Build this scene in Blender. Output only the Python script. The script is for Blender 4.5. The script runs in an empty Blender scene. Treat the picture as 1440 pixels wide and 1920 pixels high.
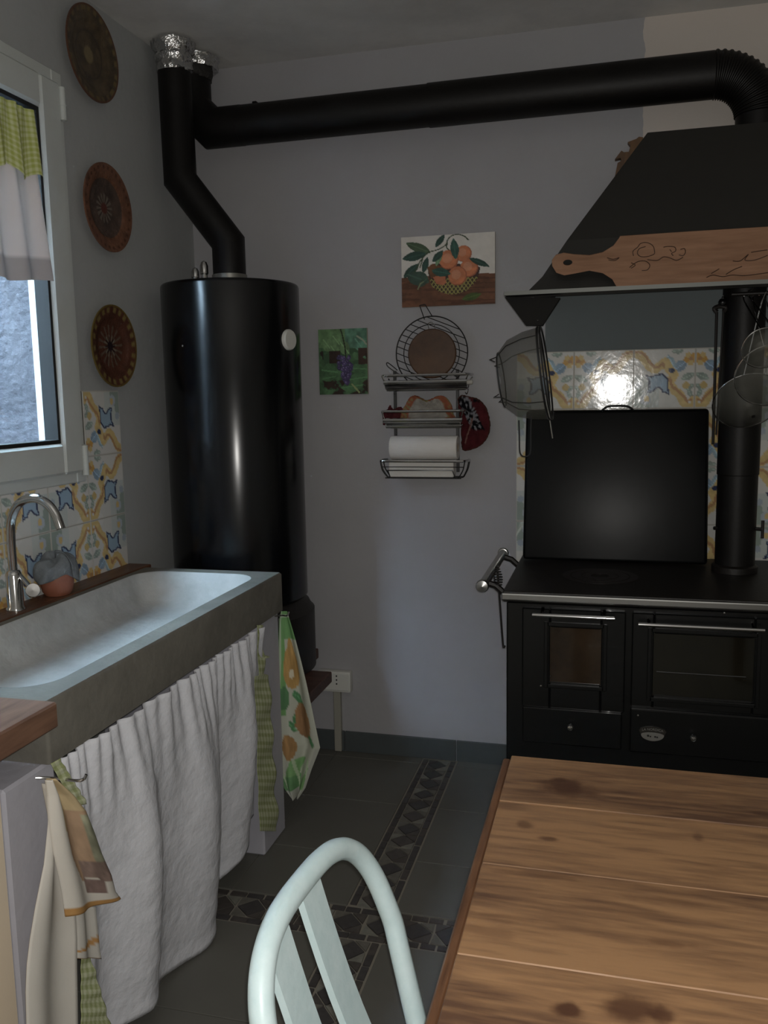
import bpy, bmesh, math, random
import numpy as np
from mathutils import Vector, Matrix

random.seed(7)
SC = bpy.context.scene
COL = SC.collection

# ------------------------------------------------------------------ camera
FPX, YAW, PITCH, ROLL = 1625.47, 0.2579, 0.1355, -0.0175
CAM = np.array([1.6851, -3.3823, 1.5109])
HC = 2.805                                   # ceiling height


def basis():
    f = np.array([-math.sin(YAW) * math.cos(PITCH), math.cos(YAW) * math.cos(PITCH), -math.sin(PITCH)])
    r0 = np.array([math.cos(YAW), math.sin(YAW), 0.0])
    u0 = np.cross(r0, f)
    return (math.cos(ROLL) * r0 + math.sin(ROLL) * u0, -math.sin(ROLL) * r0 + math.cos(ROLL) * u0, f)


RR, UU, FF = basis()
cam_d = bpy.data.cameras.new('camera')
cam = bpy.data.objects.new('camera', cam_d)
COL.objects.link(cam)
cam_d.sensor_fit = 'VERTICAL'
cam_d.sensor_height = 36.0
cam_d.sensor_width = 27.0
cam_d.lens = FPX / 1920 * 36.0
cam_d.clip_start = 0.02
M = Matrix.Identity(4)
for i in range(3):
    M[i][0], M[i][1], M[i][2], M[i][3] = RR[i], UU[i], -FF[i], CAM[i]
cam.matrix_world = M
SC.camera = cam

# ------------------------------------------------------------------ light
SC.view_settings.view_transform = 'Standard'
SC.view_settings.look = 'None'
SC.view_settings.gamma = 1.0
SC.view_settings.use_curve_mapping = False
SC.view_settings.exposure = 0.48
SC.cycles.use_denoising = True
SC.cycles.max_bounces = 8

WORLD_STRENGTH = 48.0
world = bpy.data.worlds.new('sky')
SC.world = world
world.use_nodes = True
wn = world.node_tree.nodes
bg = wn['Background']
bg.inputs[0].default_value = (0.56, 0.79, 1.0, 1)
bg.inputs[1].default_value = WORLD_STRENGTH

# the phone's flash, beside its lens
fl = bpy.data.lights.new('phone_flash', 'POINT')
fl.energy = 41.0
fl.color = (1.0, 0.97, 0.92)
fl.shadow_soft_size = 0.006
flo = bpy.data.objects.new('phone_flash', fl)
flo.location = CAM + RR * 0.006 + UU * 0.012 - FF * 0.01
COL.objects.link(flo)


def at(px, py, ax, v):
    """photo pixel -> point on the plane  ax = v"""
    d = FF + RR * (px - 720) / FPX - UU * (py - 960) / FPX
    i = 'xyz'.index(ax)
    return CAM + d * ((v - CAM[i]) / d[i])


# ------------------------------------------------------------------ colour
def lin(c):
    c = np.asarray(c, float)
    return np.where(c <= 0.04045, c / 12.92, ((c + 0.055) / 1.055) ** 2.4)


def H(s):
    return tuple(int(s[i:i + 2], 16) / 255 for i in (0, 2, 4))


# ------------------------------------------------------------------ materials
MATS = {}


def nn(nt, t, **kw):
    n = nt.nodes.new(t)
    for k, v in kw.items():
        setattr(n, k, v)
    return n


def mat(name, col='808080', rough=0.6, metal=0.0, var=None, bump=None, attr=False, coat=0.0,
        trans=0.0, stretch=(1, 1, 1), col2=None, spec=0.5):
    """var=(scale, amount): mottling; bump=(scale, strength); attr: base colour from attribute Col"""
    if name in MATS:
        return MATS[name]
    m = bpy.data.materials.new(name)
    m.use_nodes = True
    nt = m.node_tree
    L = nt.links.new
    b = nt.nodes['Principled BSDF']
    b.inputs['Roughness'].default_value = rough
    b.inputs['Metallic'].default_value = metal
    b.inputs['Coat Weight'].default_value = coat
    b.inputs['Specular IOR Level'].default_value = spec
    geo = nn(nt, 'ShaderNodeNewGeometry')
    mp = nn(nt, 'ShaderNodeMapping')
    mp.inputs['Scale'].default_value = stretch
    L(geo.outputs['Position'], mp.inputs['Vector'])
    c = tuple(lin(H(col))) + (1,)
    src = None
    if attr:
        a = nn(nt, 'ShaderNodeAttribute', attribute_name='Col')
        src = a.outputs['Color']
    if var:
        nz = nn(nt, 'ShaderNodeTexNoise')
        nz.inputs['Scale'].default_value = var[0]
        nz.inputs['Detail'].default_value = 6
        nz.inputs['Roughness'].default_value = 0.65
        L(mp.outputs[0], nz.inputs['Vector'])
        mx = nn(nt, 'ShaderNodeMix', data_type='RGBA', blend_type='MIX')
        rmp = nn(nt, 'ShaderNodeMapRange')
        rmp.inputs[1].default_value, rmp.inputs[2].default_value = 0.3, 0.7
        L(nz.outputs['Fac'], rmp.inputs[0])
        L(rmp.outputs[0], mx.inputs['Factor'])
        if col2:
            d = tuple(lin(H(col2))) + (1,)
            mx.inputs[6].default_value = c
            mx.inputs[7].default_value = d
            src = mx.outputs[2]
        elif src is not None:
            mm = nn(nt, 'ShaderNodeMix', data_type='RGBA', blend_type='MULTIPLY')
            mm.inputs['Factor'].default_value = 1
            k0, k1 = 1 - var[1], 1 + var[1]
            mx.inputs[6].default_value = (k0, k0, k0, 1)
            mx.inputs[7].default_value = (k1, k1, k1, 1)
            L(src, mm.inputs[6])
            L(mx.outputs[2], mm.inputs[7])
            src = mm.outputs[2]
        else:
            k0, k1 = 1 - var[1], 1 + var[1]
            mx.inputs[6].default_value = tuple(x * k0 for x in c[:3]) + (1,)
            mx.inputs[7].default_value = tuple(x * k1 for x in c[:3]) + (1,)
            src = mx.outputs[2]
    if src is not None:
        L(src, b.inputs['Base Color'])
    else:
        b.inputs['Base Color'].default_value = c
    if bump:
        nb = nn(nt, 'ShaderNodeTexNoise')
        nb.inputs['Scale'].default_value = bump[0]
        nb.inputs['Detail'].default_value = 4
        L(mp.outputs[0], nb.inputs['Vector'])
        bp = nn(nt, 'ShaderNodeBump')
        bp.inputs['Strength'].default_value = bump[1]
        bp.inputs['Distance'].default_value = 0.01
        L(nb.outputs['Fac'], bp.inputs['Height'])
        L(bp.outputs[0], b.inputs['Normal'])
    if trans > 0:
        t = nn(nt, 'ShaderNodeBsdfTranslucent')
        if src is not None:
            L(src, t.inputs['Color'])
        else:
            t.inputs['Color'].default_value = c
        ms = nn(nt, 'ShaderNodeMixShader')
        ms.inputs[0].default_value = trans
        L(b.outputs[0], ms.inputs[1])
        L(t.outputs[0], ms.inputs[2])
        L(ms.outputs[0], nt.nodes['Material Output'].inputs['Surface'])
    MATS[name] = m
    return m


def glass_mat(name, tint=(1, 1, 1), refl=0.08, rough=0.0):
    if name in MATS:
        return MATS[name]
    m = bpy.data.materials.new(name)
    m.use_nodes = True
    nt = m.node_tree
    nt.nodes.remove(nt.nodes['Principled BSDF'])
    t = nn(nt, 'ShaderNodeBsdfTransparent')
    t.inputs[0].default_value = (*tint, 1)
    g = nn(nt, 'ShaderNodeBsdfGlossy')
    g.inputs['Roughness'].default_value = rough
    ms = nn(nt, 'ShaderNodeMixShader')
    ms.inputs[0].default_value = refl
    nt.links.new(t.outputs[0], ms.inputs[1])
    nt.links.new(g.outputs[0], ms.inputs[2])
    nt.links.new(ms.outputs[0], nt.nodes['Material Output'].inputs['Surface'])
    MATS[name] = m
    return m


# ------------------------------------------------------------------ geometry -> (verts, faces)
def merge(gs):
    V, F = [], []
    for v, f in gs:
        o = len(V)
        V += [tuple(p) for p in v]
        F += [tuple(i + o for i in q) for q in f]
    return V, F


def gbox(x0, x1, y0, y1, z0, z1, b=0.0, seg=1):
    v = [(x, y, z) for x in (x0, x1) for y in (y0, y1) for z in (z0, z1)]
    f = [(0, 1, 3, 2), (4, 6, 7, 5), (0, 4, 5, 1), (2, 3, 7, 6), (0, 2, 6, 4), (1, 5, 7, 3)]
    if b <= 0:
        return v, f
    bm = bmesh.new()
    bv = [bm.verts.new(p) for p in v]
    for q in f:
        bm.faces.new([bv[i] for i in q])
    bmesh.ops.bevel(bm, geom=list(bm.edges), offset=b, segments=seg, affect='EDGES', profile=0.5)
    bm.verts.index_update()
    out = ([tuple(w.co) for w in bm.verts], [tuple(w.index for w in q.verts) for q in bm.faces])
    bm.free()
    return out


def gprism(poly, plane, d0, d1):
    """polygon (a,b) in plane 'xz','yz','xy', extruded d0..d1 along the third axis"""
    third = {'xz': 1, 'yz': 0, 'xy': 2}[plane]
    ia, ib = {'xz': (0, 2), 'yz': (1, 2), 'xy': (0, 1)}[plane]
    V = []
    for d in (d0, d1):
        for a, b in poly:
            p = [0, 0, 0]
            p[ia], p[ib], p[third] = a, b, d
            V.append(tuple(p))
    n = len(poly)
    F = [tuple(range(n)), tuple(range(2 * n - 1, n - 1, -1))]
    F += [(i, i + n, (i + 1) % n + n, (i + 1) % n) for i in range(n)]
    return V, F


def gtube(pts, r, n=8, closed=False, caps=True):
    P = [np.asarray(p, float) for p in pts]
    N = len(P)
    rs = r if hasattr(r, '__len__') else [r] * N
    T = []
    for i in range(N):
        a = P[i] - P[i - 1] if (i > 0 or closed) else P[1] - P[0]
        b = P[(i + 1) % N] - P[i] if (i < N - 1 or closed) else P[-1] - P[-2]
        a = a / (np.linalg.norm(a) + 1e-12)
        b = b / (np.linalg.norm(b) + 1e-12)
        T.append((a, b))
    t0 = T[0][1]
    ref = np.array([0, 0, 1.0]) if abs(t0[2]) < 0.9 else np.array([1.0, 0, 0])
    u = np.cross(t0, ref)
    u /= np.linalg.norm(u)
    V, F = [], []
    for i in range(N):
        a, b = T[i]
        m = a + b
        if np.linalg.norm(m) < 1e-6:
            m = a
        m /= np.linalg.norm(m)
        u = u - a * (u @ a)
        u /= np.linalg.norm(u)
        w = np.cross(a, u)
        for k in range(n):
            an = 2 * math.pi * k / n
            o = (u * math.cos(an) + w * math.sin(an)) * rs[i]
            den = a @ m
            o = o - a * ((o @ m) / max(den, 0.3))
            V.append(tuple(P[i] + o))
        u = u - b * (u @ b)
        u /= np.linalg.norm(u)
    R = N if closed else N - 1
    for i in range(R):
        for k in range(n):
            j = (i + 1) % N
            F.append((i * n + k, i * n + (k + 1) % n, j * n + (k + 1) % n, j * n + k))
    if caps and not closed:
        F.append(tuple(range(n - 1, -1, -1)))
        F.append(tuple((N - 1) * n + k for k in range(n)))
    return V, F


def frame(axis):
    a = np.asarray(axis, float)
    a = a / np.linalg.norm(a)
    ref = np.array([0, 0, 1.0]) if abs(a[2]) < 0.9 else np.array([1.0, 0, 0])
    u = np.cross(ref, a)
    u /= np.linalg.norm(u)
    return u, np.cross(a, u), a


def glathe(prof, c, axis=(0, 0, 1), n=32, caps=True):
    """prof: (radius, height along axis)"""
    u, w, a = frame(axis)
    c = np.asarray(c, float)
    V, F = [], []
    for r, h in prof:
        for k in range(n):
            an = 2 * math.pi * k / n
            V.append(tuple(c + a * h + (u * math.cos(an) + w * math.sin(an)) * r))
    for i in range(len(prof) - 1):
        for k in range(n):
            F.append((i * n + k, i * n + (k + 1) % n, (i + 1) * n + (k + 1) % n, (i + 1) * n + k))
    if caps:
        if prof[0][0] > 1e-6:
            F.append(tuple(range(n - 1, -1, -1)))
        if prof[-1][0] > 1e-6:
            F.append(tuple((len(prof) - 1) * n + k for k in range(n)))
    return V, F


def gring(c, axis, R, r, n=40, m=6):
    u, w, a = frame(axis)
    c = np.asarray(c, float)
    return gtube([c + (u * math.cos(t) + w * math.sin(t)) * R for t in np.linspace(0, 2 * math.pi, n, endpoint=False)],
                 r, m, closed=True)


def ggrid(fn, nu, nv):
    V = [tuple(fn(i / nu, j / nv)) for j in range(nv + 1) for i in range(nu + 1)]
    F = [(j * (nu + 1) + i, j * (nu + 1) + i + 1, (j + 1) * (nu + 1) + i + 1, (j + 1) * (nu + 1) + i)
         for j in range(nv) for i in range(nu)]
    return V, F


def smooth_path(pts, k=8):
    P = [np.asarray(p, float) for p in pts]
    out = []
    for i in range(len(P) - 1):
        p0, p1, p2, p3 = P[max(i - 1, 0)], P[i], P[i + 1], P[min(i + 2, len(P) - 1)]
        for t in np.linspace(0, 1, k, endpoint=False):
            out.append(0.5 * (2 * p1 + (p2 - p0) * t + (2 * p0 - 5 * p1 + 4 * p2 - p3) * t * t + (3 * p1 - p0 - 3 * p2 + p3) * t ** 3))
    out.append(P[-1])
    return out


# ------------------------------------------------------------------ objects
def worldloc(o):
    v = Vector((0, 0, 0))
    while o is not None:
        v = v + o.location
        o = o.parent
    return v


def tag(o, label=None, cat=None, group=None, kind=None):
    for k, v in (('label', label), ('category', cat), ('group', group), ('kind', kind)):
        if v:
            o[k] = v
    return o


def thing(name, loc, label, cat, group=None):
    o = bpy.data.objects.new(name, None)
    o.location = loc
    o.empty_display_size = 0.05
    COL.objects.link(o)
    return tag(o, label, cat, group)


def obj(name, g, m, parent=None, smooth=False, colors=None, solid=0.0, label=None, cat=None, group=None, kind=None):
    V, F = g
    V = np.asarray(V, float)
    if parent is None:
        lo, hi = V.min(0), V.max(0)
        base = np.array([(lo[0] + hi[0]) / 2, (lo[1] + hi[1]) / 2, lo[2]])
    else:
        base = np.array(worldloc(parent))
    me = bpy.data.meshes.new(name)
    me.from_pydata([tuple(p) for p in (V - base)], [], F)
    me.update()
    bm = bmesh.new()
    bm.from_mesh(me)
    bmesh.ops.recalc_face_normals(bm, faces=bm.faces)
    bm.to_mesh(me)
    bm.free()
    if colors is not None:
        c = np.ones((len(V), 4), np.float32)
        c[:, :3] = lin(np.clip(colors, 0, 1))
        a = me.color_attributes.new('Col', 'FLOAT_COLOR', 'POINT')
        a.data.foreach_set('color', c.ravel())
    if smooth:
        me.polygons.foreach_set('use_smooth', [True] * len(me.polygons))
        if smooth != 'all':
            me.set_sharp_from_angle(angle=math.radians(40))
    me.materials.append(m)
    o = bpy.data.objects.new(name, me)
    COL.objects.link(o)
    if parent is None:
        o.location = base
    else:
        o.parent = parent
    if solid:
        s = o.modifiers.new('thickness', 'SOLIDIFY')
        s.thickness = solid
        s.offset = 0
    return tag(o, label, cat, group, kind)


def inst(name, src, parent, loc, rotz=0.0):
    """another piece sharing src's mesh"""
    o = bpy.data.objects.new(name, src.data if hasattr(src, 'data') else src)
    COL.objects.link(o)
    o.parent = parent
    o.location = Vector(loc) - worldloc(parent)
    o.rotation_euler.z = rotz
    return o


# ------------------------------------------------------------------ painting helpers (flat print)
def value_noise(x, y, seed=0, octaves=4):
    rng = np.random.default_rng(seed)
    T = rng.random((64, 64))
    out = np.zeros_like(x, float)
    amp, tot = 1.0, 0.0
    for o in range(octaves):
        xi, yi = np.floor(x).astype(int), np.floor(y).astype(int)
        fx, fy = x - xi, y - yi
        fx, fy = fx * fx * (3 - 2 * fx), fy * fy * (3 - 2 * fy)
        g = lambda a, b: T[a % 64, b % 64]
        out += amp * ((g(xi, yi) * (1 - fx) + g(xi + 1, yi) * fx) * (1 - fy) + (g(xi, yi + 1) * (1 - fx) + g(xi + 1, yi + 1) * fx) * fy)
        tot += amp
        amp *= 0.5
        x, y = x * 2.03 + 11.3, y * 2.03 + 5.7
    return out / tot


class Paint:
    """colours on a set of (u, v) points; v runs downwards"""

    def __init__(s, u, v, base, seed=0):
        s.u, s.v = np.asarray(u, float), np.asarray(v, float)
        s.c = np.tile(np.array(base, float), (len(s.u), 1))
        s.n = value_noise(s.u * 12, s.v * 12, seed)

    def put(s, mask, col, mottling=0.0):
        c = np.array(col, float)[None, :] * (1 + mottling * (s.n[mask][:, None] - 0.5) * 2)
        s.c[mask] = c

    def disk(s, cx, cy, rx, ry, col, rot=0.0, mottling=0.0):
        dx, dy = s.u - cx, s.v - cy
        a, b = dx * math.cos(rot) + dy * math.sin(rot), -dx * math.sin(rot) + dy * math.cos(rot)
        m = (a / rx) ** 2 + (b / ry) ** 2 < 1
        s.put(m, col, mottling)
        return m

    def leaf(s, p, q, w, col, mottling=0.15):
        p, q = np.array(p, float), np.array(q, float)
        d = q - p
        L = np.linalg.norm(d)
        d = d / L
        x, y = s.u - p[0], s.v - p[1]
        t = (x * d[0] + y * d[1]) / L
        h = np.abs(-x * d[1] + y * d[0])
        m = (t > 0) & (t < 1) & (h < w * np.sin(np.pi * np.clip(t, 0, 1)) ** 0.8)
        s.put(m, col, mottling)
        s.put(m & (h < w * 0.1), np.array(col) * 1.25)

    def stroke(s, pts, w, col, soft=True, mottling=0.0):
        P = smooth_path([(a, b, 0) for a, b in pts], 6) if soft else [np.array((a, b, 0)) for a, b in pts]
        d = np.full(len(s.u), 9.0)
        for a, b in zip(P[:-1], P[1:]):
            e = b - a
            L2 = e[0] ** 2 + e[1] ** 2 + 1e-12
            t = np.clip(((s.u - a[0]) * e[0] + (s.v - a[1]) * e[1]) / L2, 0, 1)
            d = np.minimum(d, np.hypot(s.u - a[0] - t * e[0], s.v - a[1] - t * e[1]))
        s.put(d < w, col, mottling)
        return d

    def poly(s, pts, col, mottling=0.0):
        m = np.zeros(len(s.u), bool)
        n = len(pts)
        for i in range(n):
            (x0, y0), (x1, y1) = pts[i], pts[(i + 1) % n]
            if y0 == y1:
                continue
            c = ((y0 > s.v) != (y1 > s.v)) & (s.u < (x1 - x0) * (s.v - y0) / (y1 - y0) + x0)
            m ^= c
        s.put(m, col, mottling)
        return m


# ------------------------------------------------------------------ shared materials
M_BLACK = mat('black_enamel', '0b0c0d', 0.28, var=(3, 0.2), bump=(60, 0.03), coat=0.1)
M_PIPE = mat('black_stovepipe', '0d0b0a', 0.5, var=(5, 0.35), bump=(80, 0.05), spec=0.3)
M_HOOD = mat('hood_sheet', '23221f', 0.6, var=(4, 0.12), bump=(50, 0.05))
M_IRON = mat('cast_iron', '15110f', 0.48, var=(6, 0.3), bump=(120, 0.08))
M_CHROME = mat('chrome', 'c8c8c8', 0.12, metal=1.0)
M_STEEL = mat('brushed_steel', 'a8a8a6', 0.3, metal=1.0)
M_WIRE = mat('dark_wire', '4a4a4a', 0.35, metal=0.8)
M_FOIL = mat('crumpled_foil', 'd0d0d0', 0.18, metal=1.0, bump=(40, 1.0))
M_WHITEP = mat('white_plastic', 'd8d8d2', 0.4)
M_PAINT = mat('painted_things', attr=True, rough=0.75, bump=(300, 0.05))
M_PRINT = mat('painted_canvas', attr=True, rough=0.7, bump=(500, 0.08))
M_CLOTH = mat('printed_cloth', attr=True, rough=0.9, bump=(900, 0.1), spec=0.2)
M_SHEER = mat('window_cloth', attr=True, rough=0.9, trans=0.05, bump=(900, 0.05), spec=0.1)
M_GLAZE = mat('glazed_tile', attr=True, rough=0.10, bump=(24, 0.06), coat=0.1)
M_WFRAME = mat('window_white', 'c3c7c4', 0.45, var=(8, 0.04))

# ------------------------------------------------------------------ room shell
X1, Y0 = 4.2, -5.4


def wall_back_material():
    m = mat('wall_paint_back', 'a9a8ab', 0.85, var=(1.6, 0.05), bump=(35, 0.12))
    nt = m.node_tree
    L = nt.links.new
    b = nt.nodes['Principled BSDF']
    src = b.inputs['Base Color'].links[0].from_socket
    geo = nn(nt, 'ShaderNodeNewGeometry')
    nz = nn(nt, 'ShaderNodeTexNoise')
    nz.inputs['Scale'].default_value = 14
    L(geo.outputs['Position'], nz.inputs['Vector'])
    sp = nn(nt, 'ShaderNodeSeparateXYZ')
    L(geo.outputs['Position'], sp.inputs[0])

    def math_(op, a, bb):
        n = nn(nt, 'ShaderNodeMath', operation=op)
        for i, x in enumerate((a, bb)):
            if isinstance(x, (int, float)):
                n.inputs[i].default_value = x
            else:
                L(x, n.inputs[i])
        return n.outputs[0]
    wob = math_('MULTIPLY', math_('SUBTRACT', nz.outputs['Fac'], 0.5), 0.03)
    xx = math_('ADD', sp.outputs[0], wob)
    zz = math_('ADD', sp.outputs[2], wob)
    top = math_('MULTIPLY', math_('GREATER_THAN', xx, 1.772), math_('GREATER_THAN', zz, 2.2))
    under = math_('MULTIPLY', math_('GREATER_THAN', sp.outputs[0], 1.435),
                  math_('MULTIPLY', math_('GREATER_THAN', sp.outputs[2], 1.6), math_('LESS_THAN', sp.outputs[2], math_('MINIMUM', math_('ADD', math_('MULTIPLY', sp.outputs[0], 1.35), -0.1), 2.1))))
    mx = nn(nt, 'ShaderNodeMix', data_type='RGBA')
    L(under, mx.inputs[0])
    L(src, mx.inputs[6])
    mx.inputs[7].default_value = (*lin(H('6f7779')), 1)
    m2 = nn(nt, 'ShaderNodeMix', data_type='RGBA')
    L(top, m2.inputs[0])
    L(mx.outputs[2], m2.inputs[6])
    m2.inputs[7].default_value = (*lin(H('d0c7bf')), 1)
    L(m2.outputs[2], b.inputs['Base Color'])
    return m


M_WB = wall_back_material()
M_WL = mat('wall_paint_left', 'a6a8a8', 0.85, var=(1.6, 0.05), bump=(35, 0.12))
M_WO = mat('wall_paint_plain', 'b0aea8', 0.85, var=(1.6, 0.05), bump=(35, 0.1))
M_CEIL = mat('ceiling_plaster', 'd4d3d0', 0.9, var=(2.2, 0.16), bump=(7, 0.5))

obj('wall_back', gbox(-0.3, X1 + 0.2, 0, 0.2, -0.1, HC), M_WB, kind='structure')
# left wall with the window opening
WY0, WY1, WZ0, WZ1 = -2.15, -0.875, 1.242, 2.512
obj('wall_left', merge([gbox(-0.3, 0, Y0, WY0, -0.1, HC), gbox(-0.3, 0, WY1, 0.0, -0.1, HC),
                        gbox(-0.3, 0, WY0, WY1, -0.1, WZ0), gbox(-0.3, 0, WY0, WY1, WZ1, HC)]), M_WL, kind='structure')
obj('wall_right', gbox(X1, X1 + 0.2, Y0, 0, -0.1, HC), M_WO, kind='structure')
obj('wall_front', gbox(-0.3, X1 + 0.2, Y0 - 0.2, Y0, -0.1, HC), M_WO, kind='structure')


def ceil_fn(u, v):
    x, y = -0.3 + u * (X1 + 0.5), Y0 - 0.2 + v * (-Y0 + 0.4)
    n = value_noise(np.array([x * 2.3]), np.array([y * 2.3]), 4, 3)[0]
    return (x, y, HC + 0.016 * (n - 0.5) * (1 if -0.02 > y else 0.4))


cv, cf = ggrid(ceil_fn, 70, 80)
obj('ceiling', merge([(cv, cf), gbox(-0.3, X1 + 0.2, Y0 - 0.2, 0.2, HC + 0.03, HC + 0.4)]), M_CEIL, smooth=True, kind='structure')

# ------------------------------------------------------------------ floor: slabs, tiles, mosaic strips
M_FT = mat('floor_tile', '676660', 0.5, var=(3, 0.07), bump=(150, 0.03), spec=0.3)
M_GROUT = mat('floor_grout', '8a857a', 0.9)
M_ST = [mat('mosaic_dark', '454242', 0.45, var=(40, 0.2)), mat('mosaic_grey', '6a6760', 0.45, var=(40, 0.2)),
        mat('mosaic_brown', '4f4a47', 0.45, var=(40, 0.25)), mat('mosaic_pale', '7c7b73', 0.45, var=(40, 0.2))]
floor = obj('floor', gbox(-0.3, X1 + 0.2, Y0 - 0.2, 0.2, -0.1, -0.004), M_GROUT, kind='structure')
TS = 0.37
SX0, SX1, SY0, SY1 = 0.948, 1.088, -1.238, -1.092
xs_left = [(SX0 - 0.003 - TS * (k + 1), SX0 - 0.003 - TS * k) for k in range(3)]
xs_right = [(SX1 + 0.003 + TS * k, SX1 + 0.003 + TS * (k + 1)) for k in range(8)]
ys_far = [(-0.433 + TS, -0.003), (-0.433, -0.433 + TS), (-0.803, -0.433), (SY1 + 0.003, -0.803)]
ys_far[0] = (-0.063, -0.003)
ys_near = [(SY0 - 0.003 - TS * (k + 1), SY0 - 0.003 - TS * k) for k in range(11)]
tile_mesh = {}
for (xa, xb) in xs_left + xs_right:
    for (ya, yb) in ys_far + ys_near:
        xa_, ya_ = max(xa, 0.0), max(ya, Y0)
        w, d = round(xb - xa_ - 0.003, 4), round(yb - ya_ - 0.003, 4)
        if w < 0.01 or d < 0.01:
            continue
        if (w, d) not in tile_mesh:
            v, f = gbox(0, w, 0, d, -0.006, 0, 0.001)
            me = bpy.data.meshes.new('floor_tile')
            me.from_pydata(v, [], f)
            me.materials.append(M_FT)
            tile_mesh[(w, d)] = me
        inst('floor_tile', tile_mesh[(w, d)], floor, (xa_ + 0.0015, ya_ + 0.0015, 0))


def stone(poly, m, z=0.0005):
    c = np.mean(poly, 0)
    p = [tuple(c + (np.array(q) - c) * 0.89) for q in poly]
    obj('mosaic_stone', gprism(p, 'xy', -0.005, z), m, floor)


def mosaic(p0, ax, length, width):
    """strip starting at p0, running along ax ('x' or 'y', negative y), centred across"""
    e = np.array([1.0, 0]) if ax == 'x' else np.array([0, -1.0])
    o = np.array([0, 1.0]) if ax == 'x' else np.array([1.0, 0])
    p0 = np.array(p0, float)
    hb = width / 2 - 0.026
    t = 0.0
    while t < length - 0.02:
        L = min(0.052 + random.uniform(-0.008, 0.008), length - t)
        for s in (-1, 1):
            a, b = s * (hb + 0.002), s * (width / 2 - 0.002)
            j = random.uniform(-0.004, 0.004)
            stone([p0 + e * (t + j) + o * a, p0 + e * (t + L + j) + o * a, p0 + e * (t + L + j) + o * b, p0 + e * (t + j) + o * b],
                  M_ST[random.choice((0, 0, 2))])
        t += L
    st = 2 * hb
    k = int(length / st)
    st = length / k
    for i in range(k):
        c = p0 + e * (i + 0.5) * st
        j = lambda q: q + np.array([random.uniform(-0.004, 0.004), random.uniform(-0.004, 0.004)])
        L_, R_, T_, B_ = j(c - e * st * 0.48), j(c + e * st * 0.48), j(c + o * hb * 0.97), j(c - o * hb * 0.97)
        stone([L_, T_, R_, B_], M_ST[random.choice((0, 0, 2, 0))])
        for s1, a in ((-1, L_), (1, R_)):
            for s2, b in ((1, T_), (-1, B_)):
                stone([a, b, c + e * s1 * st * 0.49 + o * s2 * hb], M_ST[random.choice((1, 1, 3, 2))])


mosaic(((SX0 + SX1) / 2, -0.02), 'y', -SY1 - 0.025, SX1 - SX0)
mosaic(((SX0 + SX1) / 2, SY0 - 0.004), 'y', 0.9, SX1 - SX0)
mosaic((0.42, (SY0 + SY1) / 2), 'x', 1.2, SY1 - SY0)

# baseboard along the back wall, in pieces
bb = tag(bpy.data.objects.new('baseboard_back', None), kind='structure')
bb.location = (0.9, -0.006, 0)
COL.objects.link(bb)
M_BB = mat('baseboard_tile', '4f5556', 0.45, var=(5, 0.08), bump=(90, 0.03))
bx = [0.0, 0.27, 0.605, 1.086, 1.34, 1.8, 2.3, 3.0, X1]
for a, b in zip(bx[:-1], bx[1:]):
    obj('baseboard_tile', gbox(a + 0.0015, b - 0.0015, -0.011, 0, 0.0, 0.088, 0.0015), M_BB, bb)

# ------------------------------------------------------------------ window
win = tag(bpy.data.objects.new('window_1', None), kind='structure')
win.location = (0, (WY0 + WY1) / 2, WZ0)
COL.objects.link(win)


def frame_boxes(y0, y1, z0, z1, w, x0, x1, b=0.004):
    return merge([gbox(x0, x1, y0, y0 + w, z0, z1, b), gbox(x0, x1, y1 - w, y1, z0, z1, b),
                  gbox(x0, x1, y0 + w, y1 - w, z0, z0 + w, b), gbox(x0, x1, y0 + w, y1 - w, z1 - w, z1, b)])


obj('outer_frame', frame_boxes(WY0, WY1, WZ0, WZ1, 0.052, -0.06, 0.012), M_WFRAME, win)
SY_, SZ0, SZ1 = WY1 - 0.036, WZ0 + 0.034, WZ1 - 0.04
GY, GZ0, GZ1 = -1.03, 1.36, 2.4
SYM = -1.56
for (a, b) in ((SYM + 0.003, SY_), (WY0 + 0.036, SYM - 0.003)):
    s = obj('sash', frame_boxes(a, b, SZ0, SZ1, 0.098, -0.045, 0.03, 0.008), M_WFRAME, win)
    ga, gb_, gz0, gz1 = a + 0.098, b - 0.098, SZ0 + 0.098, SZ1 - 0.098
    obj('gasket', frame_boxes(ga, gb_, gz0, gz1, 0.012, -0.03, 0.018, 0.0), mat('rubber_gasket', '1a1a1a', 0.7), s)
    obj('pane', gbox(-0.012, -0.008, ga + 0.006, gb_ - 0.006, gz0 + 0.006, gz1 - 0.006), glass_mat('window_glass'), s)
# outer shutter stop, seen through the panes
obj('outer_stop', frame_boxes(WY0, WY1, WZ0, WZ1, 0.055, -0.12, -0.095, 0.002), M_WFRAME, win)
for z in (1.312, 2.41):
    obj('hinge', merge([glathe([(0.0, 0), (0.011, 0.004), (0.011, 0.10), (0.0, 0.104)], (0.03, WY1 - 0.03, z - 0.05), n=12),
                        glathe([(0.0125, 0.045), (0.0125, 0.05)], (0.03, WY1 - 0.03, z - 0.05), n=12)]), M_WFRAME, win, smooth=True)

# outside: rough-cast wall across a narrow yard
M_STUCCO = mat('rough_cast', '3f3e3c', 0.95, var=(2.4, 0.25), bump=(22, 1.0), col2='66666a')
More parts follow.
